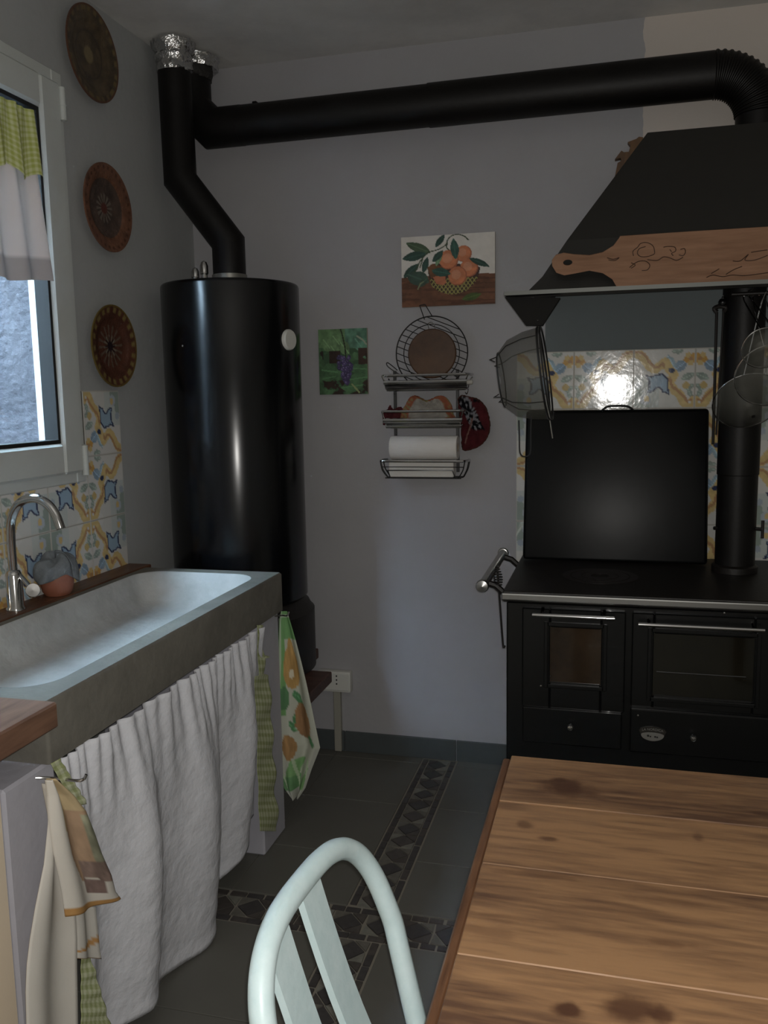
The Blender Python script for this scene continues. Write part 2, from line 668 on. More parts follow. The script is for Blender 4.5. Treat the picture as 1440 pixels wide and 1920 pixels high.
# rough-cast lining of the window reveal
obj('window_reveal', merge([gbox(-0.32, -0.121, WY1 - 0.02, WY1 + 0.004, WZ0 - 0.02, WZ1 + 0.02), gbox(-0.32, -0.121, WY0 - 0.004, WY0 + 0.02, WZ0 - 0.02, WZ1 + 0.02),
                            gbox(-0.32, -0.121, WY0, WY1, WZ1 - 0.02, WZ1 + 0.004), gbox(-0.34, -0.121, WY0, WY1, WZ0 - 0.004, WZ0 + 0.02)]),
    mat('reveal_rough_cast', '34343a', 0.95, var=(5.0, 0.25), bump=(45, 1.0), col2='5a5a60'), win)
obj('wall_outside', gbox(-1.4, -1.2, -6.5, 2.5, -1.0, 3.1), M_STUCCO, kind='structure')
obj('wall_sky_blocker', merge([gbox(-1.4, -0.3, 1.3, 1.5, -1.0, 3.2), gbox(-0.5, -0.3, 0.2, 1.3, -1.0, 3.2), gbox(-1.4, -0.3, -6.7, -6.5, -1.0, 3.2)]), M_STUCCO, kind='structure')  # unseen walls added to close the yard ends against sky light
obj('yard_ground', gbox(-1.2, -0.3, -6.5, 2.5, -0.5, -0.3), mat('yard_concrete', '6a6864', 0.9, var=(3, 0.1)), kind='structure')

# ------------------------------------------------------------------ majolica tiles
TL = 0.2155
NT = 48


def tile_colors(u, v):
    W = H('d9d8d4')
    p = Paint(u, v, W, 3)
    GRN, BLU, YEL, ORG, NAVY, GRY = H('9aa8a0'), H('94abc0'), H('d6be86'), H('b8906a'), H('3d4562'), H('b7bcbc')
    p.put((u < 0.42) & (v > 0.45), H('c6cdca'))
    p.disk(0.06, 0.94, 0.2, 0.2, GRN)
    p.disk(0.2, 0.85, 0.09, 0.09, H('b9c2cc'))
    p.disk(0.22, 0.84, 0.05, 0.05, YEL)
    p.disk(0.06, 0.72, 0.07, 0.1, GRN)
    p.disk(0.08, 0.6, 0.06, 0.06, H('a9b4c0'))
    p.put((u > 0.42) & (v > 0.72) & (u + v < 1.62), H('d2d2ce'))
    # leaves on the joint side
    for q in (((1.0, 0.42), (0.78, 0.52), 0.06), ((1.0, 0.6), (0.84, 0.7), 0.05), ((0.98, 0.85), (0.88, 0.66), 0.04), ((0.62, 0.05), (0.82, 0.0), 0.06)):
        p.leaf(*q, GRN)
    p.disk(0.86, 0.62, 0.06, 0.06, H('c9b27c'))
    p.leaf((0.66, 0.36), (0.86, 0.22), 0.09, BLU)
    p.leaf((0.55, 0.1), (0.68, 0.34), 0.06, H('9fb6c2'))
    # yellow scroll with a rust edge
    S = [(-0.02, 0.06), (0.12, 0.1), (0.22, 0.24), (0.34, 0.34), (0.44, 0.27), (0.52, 0.22), (0.58, 0.34), (0.66, 0.44), (0.6, 0.56),
         (0.66, 0.68), (0.78, 0.8), (0.84, 0.92), (0.94, 0.95), (0.98, 0.88)]
    p.stroke(S, 0.074, YEL, mottling=0.1)
    p.stroke([(a + 0.035, b - 0.03) for a, b in S[:5]] + [(0.5, 0.3)], 0.02, ORG)
    p.stroke([(0.6, 0.5), (0.63, 0.62), (0.74, 0.72), (0.84, 0.82), (0.9, 0.9), (0.95, 0.86)], 0.024, ORG)
    p.disk(0.93, 0.9, 0.025, 0.025, W)
    # flower at the upper corner
    for a in range(5):
        an = a * 1.256 + 0.4
        p.disk(0.93 + 0.07 * math.cos(an), 0.17 + 0.07 * math.sin(an), 0.05, 0.05, YEL if a % 2 else H('cfa35c'))
    p.disk(0.93, 0.17, 0.035, 0.035, ORG)
    # blue tulip with an ink outline
    T = [(0.22, 0.46), (0.30, 0.49), (0.37, 0.46), (0.46, 0.45), (0.53, 0.52), (0.53, 0.62), (0.55, 0.73), (0.47, 0.70), (0.42, 0.63), (0.38, 0.64), (0.33, 0.69), (0.25, 0.71), (0.28, 0.63), (0.28, 0.54)]
    T = [(0.38 + (a - 0.38) * 1.2, 0.59 + (b - 0.59) * 1.2) for a, b in T]
    p.poly(T, H('9bb3c8'))
    p.stroke(T + [T[0]], 0.013, NAVY, soft=False)
    p.disk(0.62, 0.36, 0.05, 0.045, NAVY)
    e = np.maximum(np.abs(u - 0.5), np.abs(v - 0.5))
    p.put(e > 0.492, H('c9c7c0'))
    return p.c


TILE_ME = {}


def tile_mesh_for(plane, flip_u, flip_v):
    key = (plane, flip_u, flip_v)
    if key in TILE_ME:
        return TILE_ME[key]
    w = TL - 0.0025
    th = 0.008
    V, F = ggrid(lambda a, b: (a * w, -th, w - b * w), NT, NT)
    uv = np.array([(i / NT, j / NT) for j in range(NT + 1) for i in range(NT + 1)])
    u, v = uv[:, 0], uv[:, 1]
    C = tile_colors(1 - u if flip_u else u, 1 - v if flip_v else v)
    n0 = len(V)
    rim = [i for i in range(NT + 1)] + [j * (NT + 1) + NT for j in range(1, NT + 1)] + \
          [NT * (NT + 1) + i for i in range(NT - 1, -1, -1)] + [j * (NT + 1) for j in range(NT - 1, 0, -1)]
    V2 = [(V[i][0], 0.0, V[i][2]) for i in rim]
    n = len(rim)
    F = F + [(rim[k], n0 + k, n0 + (k + 1) % n, rim[(k + 1) % n]) for k in range(n)]
    V = np.array(V + V2)
    C = np.vstack([C, np.tile(H('d9d8d4'), (n, 1))])
    if plane == 'left':                              # face +x
        V = np.stack([-V[:, 1], V[:, 0], V[:, 2]], 1)
    me = bpy.data.meshes.new('majolica_tile')
    me.from_pydata([tuple(p) for p in V], [], F)
    me.update()
    a = me.color_attributes.new('Col', 'FLOAT_COLOR', 'POINT')
    c = np.ones((len(V), 4), np.float32)
    c[:, :3] = lin(C)
    a.data.foreach_set('color', c.ravel())
    me.materials.append(M_GLAZE)
    TILE_ME[key] = me
    return me


splash = tag(bpy.data.objects.new('trim_1', None), kind='structure')
splash.location = (1.9, 0, 0.79)
COL.objects.link(splash)
obj('grout_bed', gbox(1.329, 2.622, -0.004, 0, 0.795, 1.657), mat('tile_grout', 'b4b0a8', 0.9), splash)
for i in range(6):
    for j in range(4):
        me = tile_mesh_for('back', i % 2 == 1, j % 2 == 1)
        inst('majolica_tile', me, splash, (1.329 + TL * i, 0, 1.657 - TL * (j + 1)))
splash2 = tag(bpy.data.objects.new('trim_2', None), kind='structure')
splash2.location = (0, -1.2, 0.9)
COL.objects.link(splash2)
LTOP, LR = 1.5385, -0.646
obj('grout_bed', merge([gbox(0, 0.004, LR - TL, LR, LTOP - 3 * TL, LTOP), gbox(0, 0.004, LR - 7 * TL, LR - TL, LTOP - 3 * TL, LTOP - 1.4 * TL)]),
    MATS['tile_grout'], splash2)
for i in range(7):
    for j in range(3):
        if i > 0 and j == 0:
            continue
        inst('majolica_tile', tile_mesh_for('left', i % 2 == 0, j % 2 == 0), splash2, (0, LR - TL * (i + 1), LTOP - TL * (j + 1)))

# ------------------------------------------------------------------ wood
def wood(name, c1, c2, axis='x', rough=0.5, scale=7.0, knots=(), coat=0.0):
    if name in MATS:
        return MATS[name]
    m = bpy.data.materials.new(name)
    m.use_nodes = True
    nt = m.node_tree
    L = nt.links.new
    b = nt.nodes['Principled BSDF']
    b.inputs['Roughness'].default_value = rough
    b.inputs['Coat Weight'].default_value = coat
    b.inputs['Coat Roughness'].default_value = 0.3
    geo = nn(nt, 'ShaderNodeNewGeometry')
    oi = nn(nt, 'ShaderNodeObjectInfo')
    off = nn(nt, 'ShaderNodeVectorMath', operation='MULTIPLY_ADD')
    cmb = nn(nt, 'ShaderNodeCombineXYZ')
    for i in range(3):
        L(oi.outputs['Random'], cmb.inputs[i])
    L(cmb.outputs[0], off.inputs[0])
    off.inputs[1].default_value = (7, 5, 3)
    L(geo.outputs['Position'], off.inputs[2])
    mp = nn(nt, 'ShaderNodeMapping')
    s = {'x': (0.12, 1, 1), 'y': (1, 0.12, 1), 'z': (1, 1, 0.12)}[axis]
    mp.inputs['Scale'].default_value = s
    L(off.outputs[0], mp.inputs['Vector'])
    n1 = nn(nt, 'ShaderNodeTexNoise')
    n1.inputs['Scale'].default_value = scale
    n1.inputs['Detail'].default_value = 8
    n1.inputs['Roughness'].default_value = 0.62
    n1.inputs['Distortion'].default_value = 0.6
    L(mp.outputs[0], n1.inputs['Vector'])
    n2 = nn(nt, 'ShaderNodeTexNoise')
    n2.inputs['Scale'].default_value = scale * 13
    n2.inputs['Detail'].default_value = 5
    L(mp.outputs[0], n2.inputs['Vector'])
    mix = nn(nt, 'ShaderNodeMath', operation='MULTIPLY_ADD')
    mix.inputs[1].default_value = 0.5
    L(n2.outputs['Fac'], mix.inputs[0])
    sc = nn(nt, 'ShaderNodeMath', operation='MULTIPLY')
    sc.inputs[1].default_value = 0.62
    L(n1.outputs['Fac'], sc.inputs[0])
    L(sc.outputs[0], mix.inputs[2])
    cr = nn(nt, 'ShaderNodeValToRGB')
    cr.color_ramp.elements[0].position = 0.40
    cr.color_ramp.elements[0].color = (*lin(H(c1)), 1)
    cr.color_ramp.elements[1].position = 0.66
    cr.color_ramp.elements[1].color = (*lin(H(c2)), 1)
    L(mix.outputs[0], cr.inputs[0])
    col = cr.outputs[0]
    # knots and stains: (x, y, z, rx, ry, strength)
    for (kx, ky, kz, rx, ry, st) in knots:
        sub = nn(nt, 'ShaderNodeVectorMath', operation='SUBTRACT')
        L(geo.outputs['Position'], sub.inputs[0])
        sub.inputs[1].default_value = (kx, ky, kz)
        mu = nn(nt, 'ShaderNodeVectorMath', operation='MULTIPLY')
        L(sub.outputs[0], mu.inputs[0])
        mu.inputs[1].default_value = (1 / rx, 1 / ry, 1)
        le = nn(nt, 'ShaderNodeVectorMath', operation='LENGTH')
        L(mu.outputs[0], le.inputs[0])
        ns = nn(nt, 'ShaderNodeTexNoise')
        ns.inputs['Scale'].default_value = 26
        ns.inputs['Detail'].default_value = 6
        L(geo.outputs['Position'], ns.inputs['Vector'])
        ad = nn(nt, 'ShaderNodeMath', operation='MULTIPLY_ADD')
        L(ns.outputs['Fac'], ad.inputs[0])
        ad.inputs[1].default_value = 1.3
        L(le.outputs['Value'], ad.inputs[2])
        mr = nn(nt, 'ShaderNodeMapRange', interpolation_type='SMOOTHSTEP')
        mr.inputs[1].default_value, mr.inputs[2].default_value = 1.0, 1.75
        mr.inputs[3].default_value, mr.inputs[4].default_value = st, 0.0
        L(ad.outputs[0], mr.inputs[0])
        mx = nn(nt, 'ShaderNodeMix', data_type='RGBA')
        L(mr.outputs[0], mx.inputs[0])
        L(col, mx.inputs[6])
        mx.inputs[7].default_value = (*lin(H('4a2e22')), 1)
        col = mx.outputs[2]
    L(col, b.inputs['Base Color'])
    bp = nn(nt, 'ShaderNodeBump')
    bp.inputs['Strength'].default_value = 0.12
    bp.inputs['Distance'].default_value = 0.005
    L(n2.outputs['Fac'], bp.inputs['Height'])
    L(bp.outputs[0], b.inputs['Normal'])
    MATS[name] = m
    return m


# ------------------------------------------------------------------ pine table
TX0, TX1, TYF, TYN, TZ = 1.497, 2.42, -1.675, -2.78, 0.77
kn = []
for px, py, rx, ry, st in ((1062, 1478, 0.06, 0.045, 0.85), (1050, 1462, 0.022, 0.015, 0.8), (985, 1545, 0.02, 0.02, 0.6), (1027, 1572, 0.02, 0.01, 0.7),
                           (1066, 1895, 0.022, 0.018, 0.9), (1190, 1893, 0.05, 0.025, 0.8), (1240, 1905, 0.02, 0.02, 0.6),
                           (1430, 1525, 0.03, 0.012, 0.7), (1260, 1770, 0.045, 0.012, 0.55), (1310, 1570, 0.012, 0.02, 0.5),
                           (1000, 1640, 0.08, 0.012, 0.35), (1250, 1690, 0.1, 0.012, 0.3), (905, 1745, 0.05, 0.02, 0.35), (930, 1720, 0.07, 0.015, 0.3)):
    q = at(px, py, 'z', TZ)
    kn.append((q[0], q[1], TZ, rx, ry, st))
M_PINE = wood('pine_top', '624736', 'a37c58', 'x', 0.42, 6.0, kn, coat=0.15)
M_PINE2 = wood('pine_edge', '4a3122', '765238', 'y', 0.45, 8.0, coat=0.1)
tb = thing('dining_table', ((TX0 + TX1) / 2, (TYF + TYN) / 2, 0), 'worn pine kitchen table with dark knots in its planked top', 'table')
py_ = [TYF, -1.880, -2.097, -2.330, -2.56, TYN]
for i, (a, b) in enumerate(zip(py_[:-1], py_[1:])):
    dz = (0, -0.001, 0.0, 0.0008, 0)[i]
    obj('plank', gbox(TX0, TX1, b + 0.0008, a - 0.0008, TZ - 0.026, TZ + dz, 0.0015), M_PINE, tb)
obj('edge_strip', gbox(TX0 - 0.016, TX0 - 0.0005, TYN, TYF - 0.008, TZ - 0.030, TZ - 0.004, 0.003), M_PINE2, tb)
obj('apron', merge([gbox(TX0 + 0.05, TX0 + 0.072, TYN + 0.05, TYF - 0.05, TZ - 0.13, TZ - 0.027), gbox(TX1 - 0.072, TX1 - 0.05, TYN + 0.05, TYF - 0.05, TZ - 0.13, TZ - 0.027),
                    gbox(TX0 + 0.05, TX1 - 0.05, TYF - 0.072, TYF - 0.05, TZ - 0.13, TZ - 0.027), gbox(TX0 + 0.05, TX1 - 0.05, TYN + 0.05, TYN + 0.072, TZ - 0.13, TZ - 0.027)]), M_PINE2, tb)
M_PINEL = wood('pine_leg', '6a4328', '9a6a40', 'z', 0.45, 8.0)
for x in (TX0 + 0.075, TX1 - 0.075):
    for y in (TYN + 0.075, TYF - 0.075):
        obj('leg', glathe([(0.022, 0), (0.026, 0.03), (0.034, 0.38), (0.028, 0.46), (0.036, 0.50), (0.036, 0.742)], (x, y, 0), n=16), M_PINEL, tb, smooth=True)

# ------------------------------------------------------------------ bow-back chair
cq = dict(x0=1.282, yc=-2.326, zt=0.844, w=0.192, L=0.181, t=0.349, e=0.686, az=0.089, k=0.256)
M_CHAIR = mat('mint_gloss_paint', 'd4e6e8', 0.4, var=(30, 0.06), bump=(60, 0.06), col2='c6dcde')


def cm(s, h, off=0.0):
    t, az = cq['t'], cq['az']
    x = cq['x0'] - h * math.sin(t) * math.cos(az) + s * math.sin(az)
    y = cq['yc'] + s * math.cos(az) + h * math.sin(t) * math.sin(az)
    z = cq['zt'] + h * math.cos(t)
    return np.array([x + off * math.cos(t), y, z + off * math.sin(t)])


hb = -(cq['zt'] - 0.445) / math.cos(cq['t'])
ch = thing('dining_chair', (cm(0, hb)[0] + 0.18, cq['yc'], 0), 'mint white bow-back chair with flat slats pushed up to the pine table', 'chair')
path = []
Lb, W_, e_, k_ = cq['L'], cq['w'], cq['e'], cq['k']
for b in np.linspace(-hb - Lb, 0, 8)[:-1]:
    path.append(cm(W_ - k_ * b, -Lb - b))
for a in np.linspace(0, math.pi, 41):
    c_ = math.cos(a)
    path.append(cm(W_ * math.copysign(abs(c_) ** e_, c_), Lb * math.sin(a) ** e_ - Lb if 0 < a < math.pi else -Lb))
for b in np.linspace(0, -hb - Lb, 8)[1:]:
    path.append(cm(-(W_ - k_ * b), -Lb - b))
path = smooth_path(path, 3)
obj('bow', gtube(path, 0.0165, 14), M_CHAIR, ch, smooth='all')


def bow_h(s):
    c_ = min(abs(s) / W_, 0.999) ** (1 / e_)
    return Lb * math.sin(math.acos(c_)) ** e_ - Lb


for s in (-0.102, 0.004):
    top = bow_h(s) - 0.006
    hs = np.linspace(top, hb, 9)
    V, F = [], []
    for i, h in enumerate(hs):
        hw = 0.029 - 0.003 * i / 8
        off = -0.012 * math.sin(math.pi * i / 8)
        s_ = s + 0.026 * i / 8
        for (ds, do) in ((-hw, -0.005), (hw, -0.005), (hw, 0.005), (-hw, 0.005)):
            V.append(cm(s_ + ds, h, off + do))
    for i in range(8):
        for k in range(4):
            F.append((i * 4 + k, i * 4 + (k + 1) % 4, i * 4 + 4 + (k + 1) % 4, i * 4 + 4 + k))
    F += [(3, 2, 1, 0), (32, 33, 34, 35)]
    obj('slat', (V, F), M_CHAIR, ch, smooth=True)
sx = cm(0, hb)[0]
seat = [(sx - 0.04 + 0.42 * (0.5 - 0.5 * math.cos(t)) if True else 0, cq['yc'] + 0.205 * math.copysign(abs(math.sin(t)) ** 0.6, math.sin(t)))
        for t in np.linspace(0, 2 * math.pi, 40, endpoint=False)]
obj('seat', gprism(seat, 'xy', 0.43, 0.462), M_CHAIR, ch)
for dx in (0.02, 0.32):
    for dy in (-0.13, 0.13):
        top = np.array([sx + dx, cq['yc'] + dy, 0.435])
        bot = np.array([sx + dx + (-0.05 if dx < 0.1 else 0.05), cq['yc'] + dy * 1.35, 0.0])
        obj('leg', gtube([bot, bot * 0.6 + top * 0.4, top], [0.012, 0.019, 0.015], 10), M_CHAIR, ch, smooth=True)
obj('stretcher', merge([gtube([(sx + 0.0, cq['yc'] + s * 0.15, 0.2), (sx + 0.34, cq['yc'] + s * 0.15, 0.2)], 0.010, 8) for s in (-1, 1)] +
                       [gtube([(sx + 0.17, cq['yc'] - 0.15, 0.2), (sx + 0.17, cq['yc'] + 0.15, 0.2)], 0.010, 8)]), M_CHAIR, ch, smooth=True)

# ------------------------------------------------------------------ wood-fired cooker
SL, SR, SF, SB, ST = 1.36, 2.29, -0.715, -0.05, 0.89
BF = -0.69                                   # body front
stv = thing('wood_cooker', ((SL + SR) / 2, (SF + SB) / 2, 0), 'black enamel wood-burning cooker with two glazed doors and a raised lid', 'cooker')
obj('body', gbox(SL + 0.012, SR - 0.012, BF, SB - 0.0, 0.0, 0.852, 0.004), M_BLACK, stv)
obj('plinth', gbox(SL + 0.012, SR - 0.012, BF - 0.006, BF, 0.0, 0.29, 0.003), M_BLACK, stv)
top = obj('hob_plate', gbox(SL, SR, SF + 0.006, SB, 0.855, ST, 0.006, 2), M_IRON, stv)
c0 = at(1125, 1080, 'z', ST)
obj('hob_ring', merge([glathe([(0.03, -0.001), (0.03, 0.0015), (0.058, 0.0015), (0.058, -0.001)], (c0[0], c0[1], ST), n=40),
                       glathe([(0.062, -0.001), (0.062, 0.0012), (0.095, 0.0012), (0.095, -0.001)], (c0[0], c0[1], ST), n=40),
                       glathe([(0.099, -0.001), (0.099, 0.001), (0.125, 0.001), (0.125, -0.001)], (c0[0], c0[1], ST), n=40)]),
    mat('worn_iron', '2b2523', 0.35, metal=0.4, var=(30, 0.3)), top)
obj('front_rail', gbox(SL - 0.002, SR + 0.002, SF - 0.006, SF + 0.006, 0.862, 0.886, 0.005, 2), M_STEEL, stv)


def front(px, py, y=BF):
    q = at(px, py, 'y', y)
    return q[0], q[2]


def door(name, xa, xb, za, zb, ga, gb_, gza, gzb, hx0, hx1, hz, glass, lab):
    d = obj(name, merge([gbox(xa, ga, BF - 0.014, BF, za, zb, 0.004), gbox(gb_, xb, BF - 0.014, BF, za, zb, 0.004),
                         gbox(ga, gb_, BF - 0.014, BF, za, gza, 0.004), gbox(ga, gb_, BF - 0.014, BF, gzb, zb, 0.004)]), M_BLACK, stv)
    tag(d, lab)
    obj('glass', gbox(ga - 0.004, gb_ + 0.004, BF - 0.008, BF - 0.003, gza - 0.004, gzb + 0.004), glass, d)
    obj('glass_frame', frame_y(ga - 0.018, gb_ + 0.018, gza - 0.018, gzb + 0.018, 0.012, BF - 0.021, BF - 0.013), M_BLACK, d)
    obj('handle', merge([gtube([(hx0, BF - 0.048, hz), (hx1, BF - 0.048, hz)], 0.0065, 10),
                         gtube([(hx0 + 0.03, BF - 0.012, hz + 0.012), (hx0 + 0.03, BF - 0.048, hz)], 0.006, 8),
                         gtube([(hx1 - 0.03, BF - 0.012, hz + 0.012), (hx1 - 0.03, BF - 0.048, hz)], 0.006, 8)]), M_CHROME, d, smooth=True)
    return d


def frame_y(x0, x1, z0, z1, w, y0, y1):
    return merge([gbox(x0, x0 + w, y0, y1, z0, z1, 0.002), gbox(x1 - w, x1, y0, y1, z0, z1, 0.002),
                  gbox(x0 + w, x1 - w, y0, y1, z0, z0 + w, 0.002), gbox(x0 + w, x1 - w, y0, y1, z1 - w, z1, 0.002)])


M_SOOT = mat('sooty_glass', '231b14', 0.12, var=(9, 0.6), col2='3a2d20', coat=0.2)
M_OVENG = mat('oven_glass', '10100c', 0.08, var=(7, 0.4), col2='1c1a12', coat=0.3)
a0, a1 = front(980, 1120), front(1170, 1335)
g0, g1 = front(1032, 1172), front(1126, 1282)
h0, h1 = front(998, 1153, BF - 0.048), front(1152, 1164, BF - 0.048)
door('firebox_door', a0[0], a1[0], a1[1], 0.838, g0[0], g1[0], g1[1], g0[1] - 0.004, h0[0], h1[0], h0[1], M_SOOT, 'firebox door with soot-browned glass')
b0, b1 = front(1186, 1130), front(1430, 1345)
g2, g3 = front(1226, 1186), front(1396, 1312)
h2, h3 = front(1197, 1171, BF - 0.048), front(1434, 1186, BF - 0.048)
door('oven_door', b0[0], 2.215, b1[1] + 0.01, 0.838, g2[0], g3[0] + 0.02, g3[1], g2[1], h2[0], h3[0], h2[1], M_OVENG, 'wide oven door with dark glass')
obj('oven_rack', gtube([(g2[0] + 0.01, BF - 0.0095, 0.655), (g3[0], BF - 0.0095, 0.655)], 0.002, 6), M_WIRE, stv)
d0, d1 = front(980, 1322), front(1165, 1404)
for nm, (xa, xb, za, zb), kx in (('ash_drawer', (d0[0], d1[0], d1[1], d0[1]), 1070), ('storage_drawer', (b0[0], 2.215, d1[1] - 0.003, b1[1] + 0.002), 1298)):
    d = obj(nm, gbox(xa, xb, BF - 0.012, BF, za, zb, 0.004), M_BLACK, stv)
    k = front(kx, 1357 if kx < 1200 else 1377)
    obj('knob', glathe([(0.004, 0), (0.004, 0.012), (0.009, 0.015), (0.011, 0.021), (0.008, 0.027), (0.0, 0.029)], (k[0], BF - 0.012, k[1]), (0, -1, 0), n=16), M_CHROME, d, smooth=True)
obj('trim_bead', gtube([(SL + 0.03, BF - 0.008, 0.322), (SR - 0.03, BF - 0.008, 0.322)], 0.007, 10), M_BLACK, stv, smooth=True)
# badge
bc = front(1223, 1372)
bx_, bz_ = bc[0], bc[1]
yb_ = BF - 0.013
bp_ = [(-0.040, 0.008), (-0.036, 0.015), (-0.02, 0.020), (0.0, 0.022), (0.02, 0.020), (0.036, 0.015), (0.040, 0.008), (0.034, -0.006), (0.02, -0.019), (0.008, -0.0245), (0, -0.0255), (-0.008, -0.0245), (-0.02, -0.019), (-0.034, -0.006)]
bd = obj('maker_badge', gprism([(bx_ + a, bz_ + b) for a, b in bp_], 'xz', yb_ - 0.003, yb_ + 0.002), mat('badge_dark', '3a3733', 0.4, metal=0.5), stv)
lens = [(bx_ + 0.034 * math.cos(t), bz_ - 0.004 + (0.008 * math.sin(t) if math.sin(t) > 0 else 0.019 * math.sin(t))) for t in np.linspace(0, 2 * math.pi, 28, endpoint=False)]
obj('badge_plate', gprism(lens, 'xz', yb_ - 0.0042, yb_ - 0.003), mat('badge_silver', '9a9893', 0.35, metal=0.6), bd)
obj('badge_emblem', merge([glathe([(0.0035, 0), (0.0035, 0.0008)], (bx_ - 0.013, yb_ - 0.0042, bz_ - 0.007), (0, -1, 0), n=10),
                           glathe([(0.0025, 0), (0.0025, 0.0008)], (bx_ - 0.006, yb_ - 0.0042, bz_ - 0.009), (0, -1, 0), n=10),
                           glathe([(0.003, 0), (0.003, 0.0008)], (bx_ + 0.008, yb_ - 0.0042, bz_ - 0.009), (0, -1, 0), n=10),
                           glathe([(0.0028, 0), (0.0028, 0.0008)], (bx_ + 0.014, yb_ - 0.0042, bz_ - 0.010), (0, -1, 0), n=10)]), mat('badge_ink', '1b1917', 0.6), bd)
tc = bpy.data.curves.new('badge_text', 'FONT')
tc.body = 'LA NORDICA'
tc.size = 0.0105
tc.align_x = 'CENTER'
tc.extrude = 0.0004
to = bpy.data.objects.new('badge_text_curve', tc)
COL.objects.link(to)
bpy.context.view_layer.update()
tm = bpy.data.meshes.new_from_object(to.evaluated_get(bpy.context.evaluated_depsgraph_get()))
bpy.data.objects.remove(to)
tv = np.array([v.co[:] for v in tm.vertices])
if len(tv):
    bend = 0.0035 * (1 - (tv[:, 0] / 0.034) ** 2)
    V = np.stack([bx_ + tv[:, 0], yb_ - 0.0034 - tv[:, 2], bz_ + 0.0065 + tv[:, 1] + bend], 1)
    obj('badge_lettering', ([tuple(p) for p in V], [tuple(p.vertices) for p in tm.polygons]), MATS['badge_silver'], bd)
# little bolt and screw heads
for px, py in ((1357, 1147), (1196, 1338), (1015, 1283)):
    k = front(px, py)
    obj('screw', glathe([(0.0035, 0), (0.003, 0.003), (0, 0.0035)], (k[0], BF - 0.014, k[1]), (0, -1, 0), n=10), M_CHROME, stv)
# raised lid standing at the back
l0, l1 = at(987, 770, 'y', -0.075), at(1326, 1042, 'y', -0.18)
lg = gbox(l0[0], l1[0], -0.09, -0.062, ST + 0.004, l0[2], 0.012, 3)
lg = ([(x, y - 0.112 * (l0[2] - z) / (l0[2] - ST), z) for x, y, z in lg[0]], lg[1])   # leans back on the wall
lid = obj('lid', lg, mat('lid_enamel', '0c0d0e', 0.36, var=(3, 0.3), bump=(9, 0.05), spec=0.2), stv, smooth=True)
hx = (at(1128, 768, 'y', -0.075)[0], at(1188, 768, 'y', -0.075)[0])
obj('lid_handle', gtube(smooth_path([(hx[0], -0.075, l0[2] - 0.004), (hx[0] + 0.025, -0.085, l0[2] + 0.012), (hx[1] - 0.025, -0.085, l0[2] + 0.012), (hx[1], -0.075, l0[2] - 0.004)], 6), 0.004, 8), M_WIRE, lid, smooth=True)
# towel rail on the left flank
r0, r1 = at(905, 1098, 'z', 0.905), at(943, 1038, 'z', 0.905)
rail = obj('side_rail', merge([gtube([r0, r1], 0.0155, 14), glathe([(0.0, -0.004), (0.018, 0), (0.021, 0.01), (0.018, 0.02), (0.0, 0.024)], r0 - np.array([0, 0.014, 0]), (0, 1, 0), n=16),
                               glathe([(0.0, -0.004), (0.018, 0), (0.021, 0.01), (0.018, 0.02), (0.0, 0.024)], r1, (0, 1, 0), n=16)]), M_STEEL, stv, smooth=True)
for y in (r0[1] + 0.05, r1[1] - 0.06):
    obj('rail_bracket', gtube([(r0[0], y, 0.905), (r0[0] + 0.035, y, 0.895), (SL + 0.004, y, 0.868)], 0.011, 8), M_IRON, rail, smooth=True)
# poker with a coiled handle hung on the rail
pk = thing('fire_poker', (1.337, -0.66, 0.60), 'thin black fire poker with coiled spring grip hanging from the cooker rail', 'poker')
pt, pb = at(936, 1062, 'y', -0.66), at(947, 1208, 'y', -0.66)
pt[0] = min(pt[0], SL - 0.022)
pb[0] = min(pb[0], SL - 0.003)
obj('shaft', gtube(smooth_path([pt, (pt * 0.5 + pb * 0.5), pb, pb + np.array([0.006, 0, -0.004])], 4), 0.0032, 8), M_IRON, pk, smooth=True)
coil = []
for t in np.linspace(0, 1, 110):
    c = pt * (1 - t * 0.30) + pb * (t * 0.30)
    rr = 0.004 + 0.010 * math.sin(math.pi * t)
    coil.append(c + np.array([math.cos(t * 2 * math.pi * 9) * rr, math.sin(t * 2 * math.pi * 9) * rr, 0]))
obj('coil_grip', gtube(coil, 0.0018, 6), M_IRON, pk, smooth=True)

# ------------------------------------------------------------------ cooker flue
fx = at(1383, 900, 'y', -0.27)[0]
FY = -0.27
fp = thing('flue_pipe', (fx, FY, ST), 'black upright flue pipe rising from the cooker into the hood', 'pipe')
obj('pipe', glathe([(0.064, 0.0), (0.064, 0.33), (0.0665, 0.332), (0.0665, 1.35)], (fx, FY, ST + 0.001), n=40), M_PIPE, fp, smooth=True)
obj('collar', glathe([(0.064, 0), (0.074, 0.0), (0.074, 0.02), (0.066, 0.026)], (fx, FY, ST + 0.001), n=40), M_IRON, fp, smooth=True)
lz = at(1425, 990, 'y', FY)
obj('damper_lever', merge([gtube([(fx + 0.06, FY - 0.02, lz[2]), (fx + 0.082, FY - 0.03, lz[2])], 0.006, 8), gtube([(fx + 0.08, FY - 0.03, lz[2] - 0.03), (fx + 0.08, FY - 0.03, lz[2] + 0.03)], 0.005, 8)]), M_IRON, fp, smooth=True)
obj('damper_pin', gtube([(fx - 0.063, FY - 0.02, lz[2]), (fx - 0.072, FY - 0.024, lz[2])], 0.006, 8), M_IRON, fp, smooth=True)

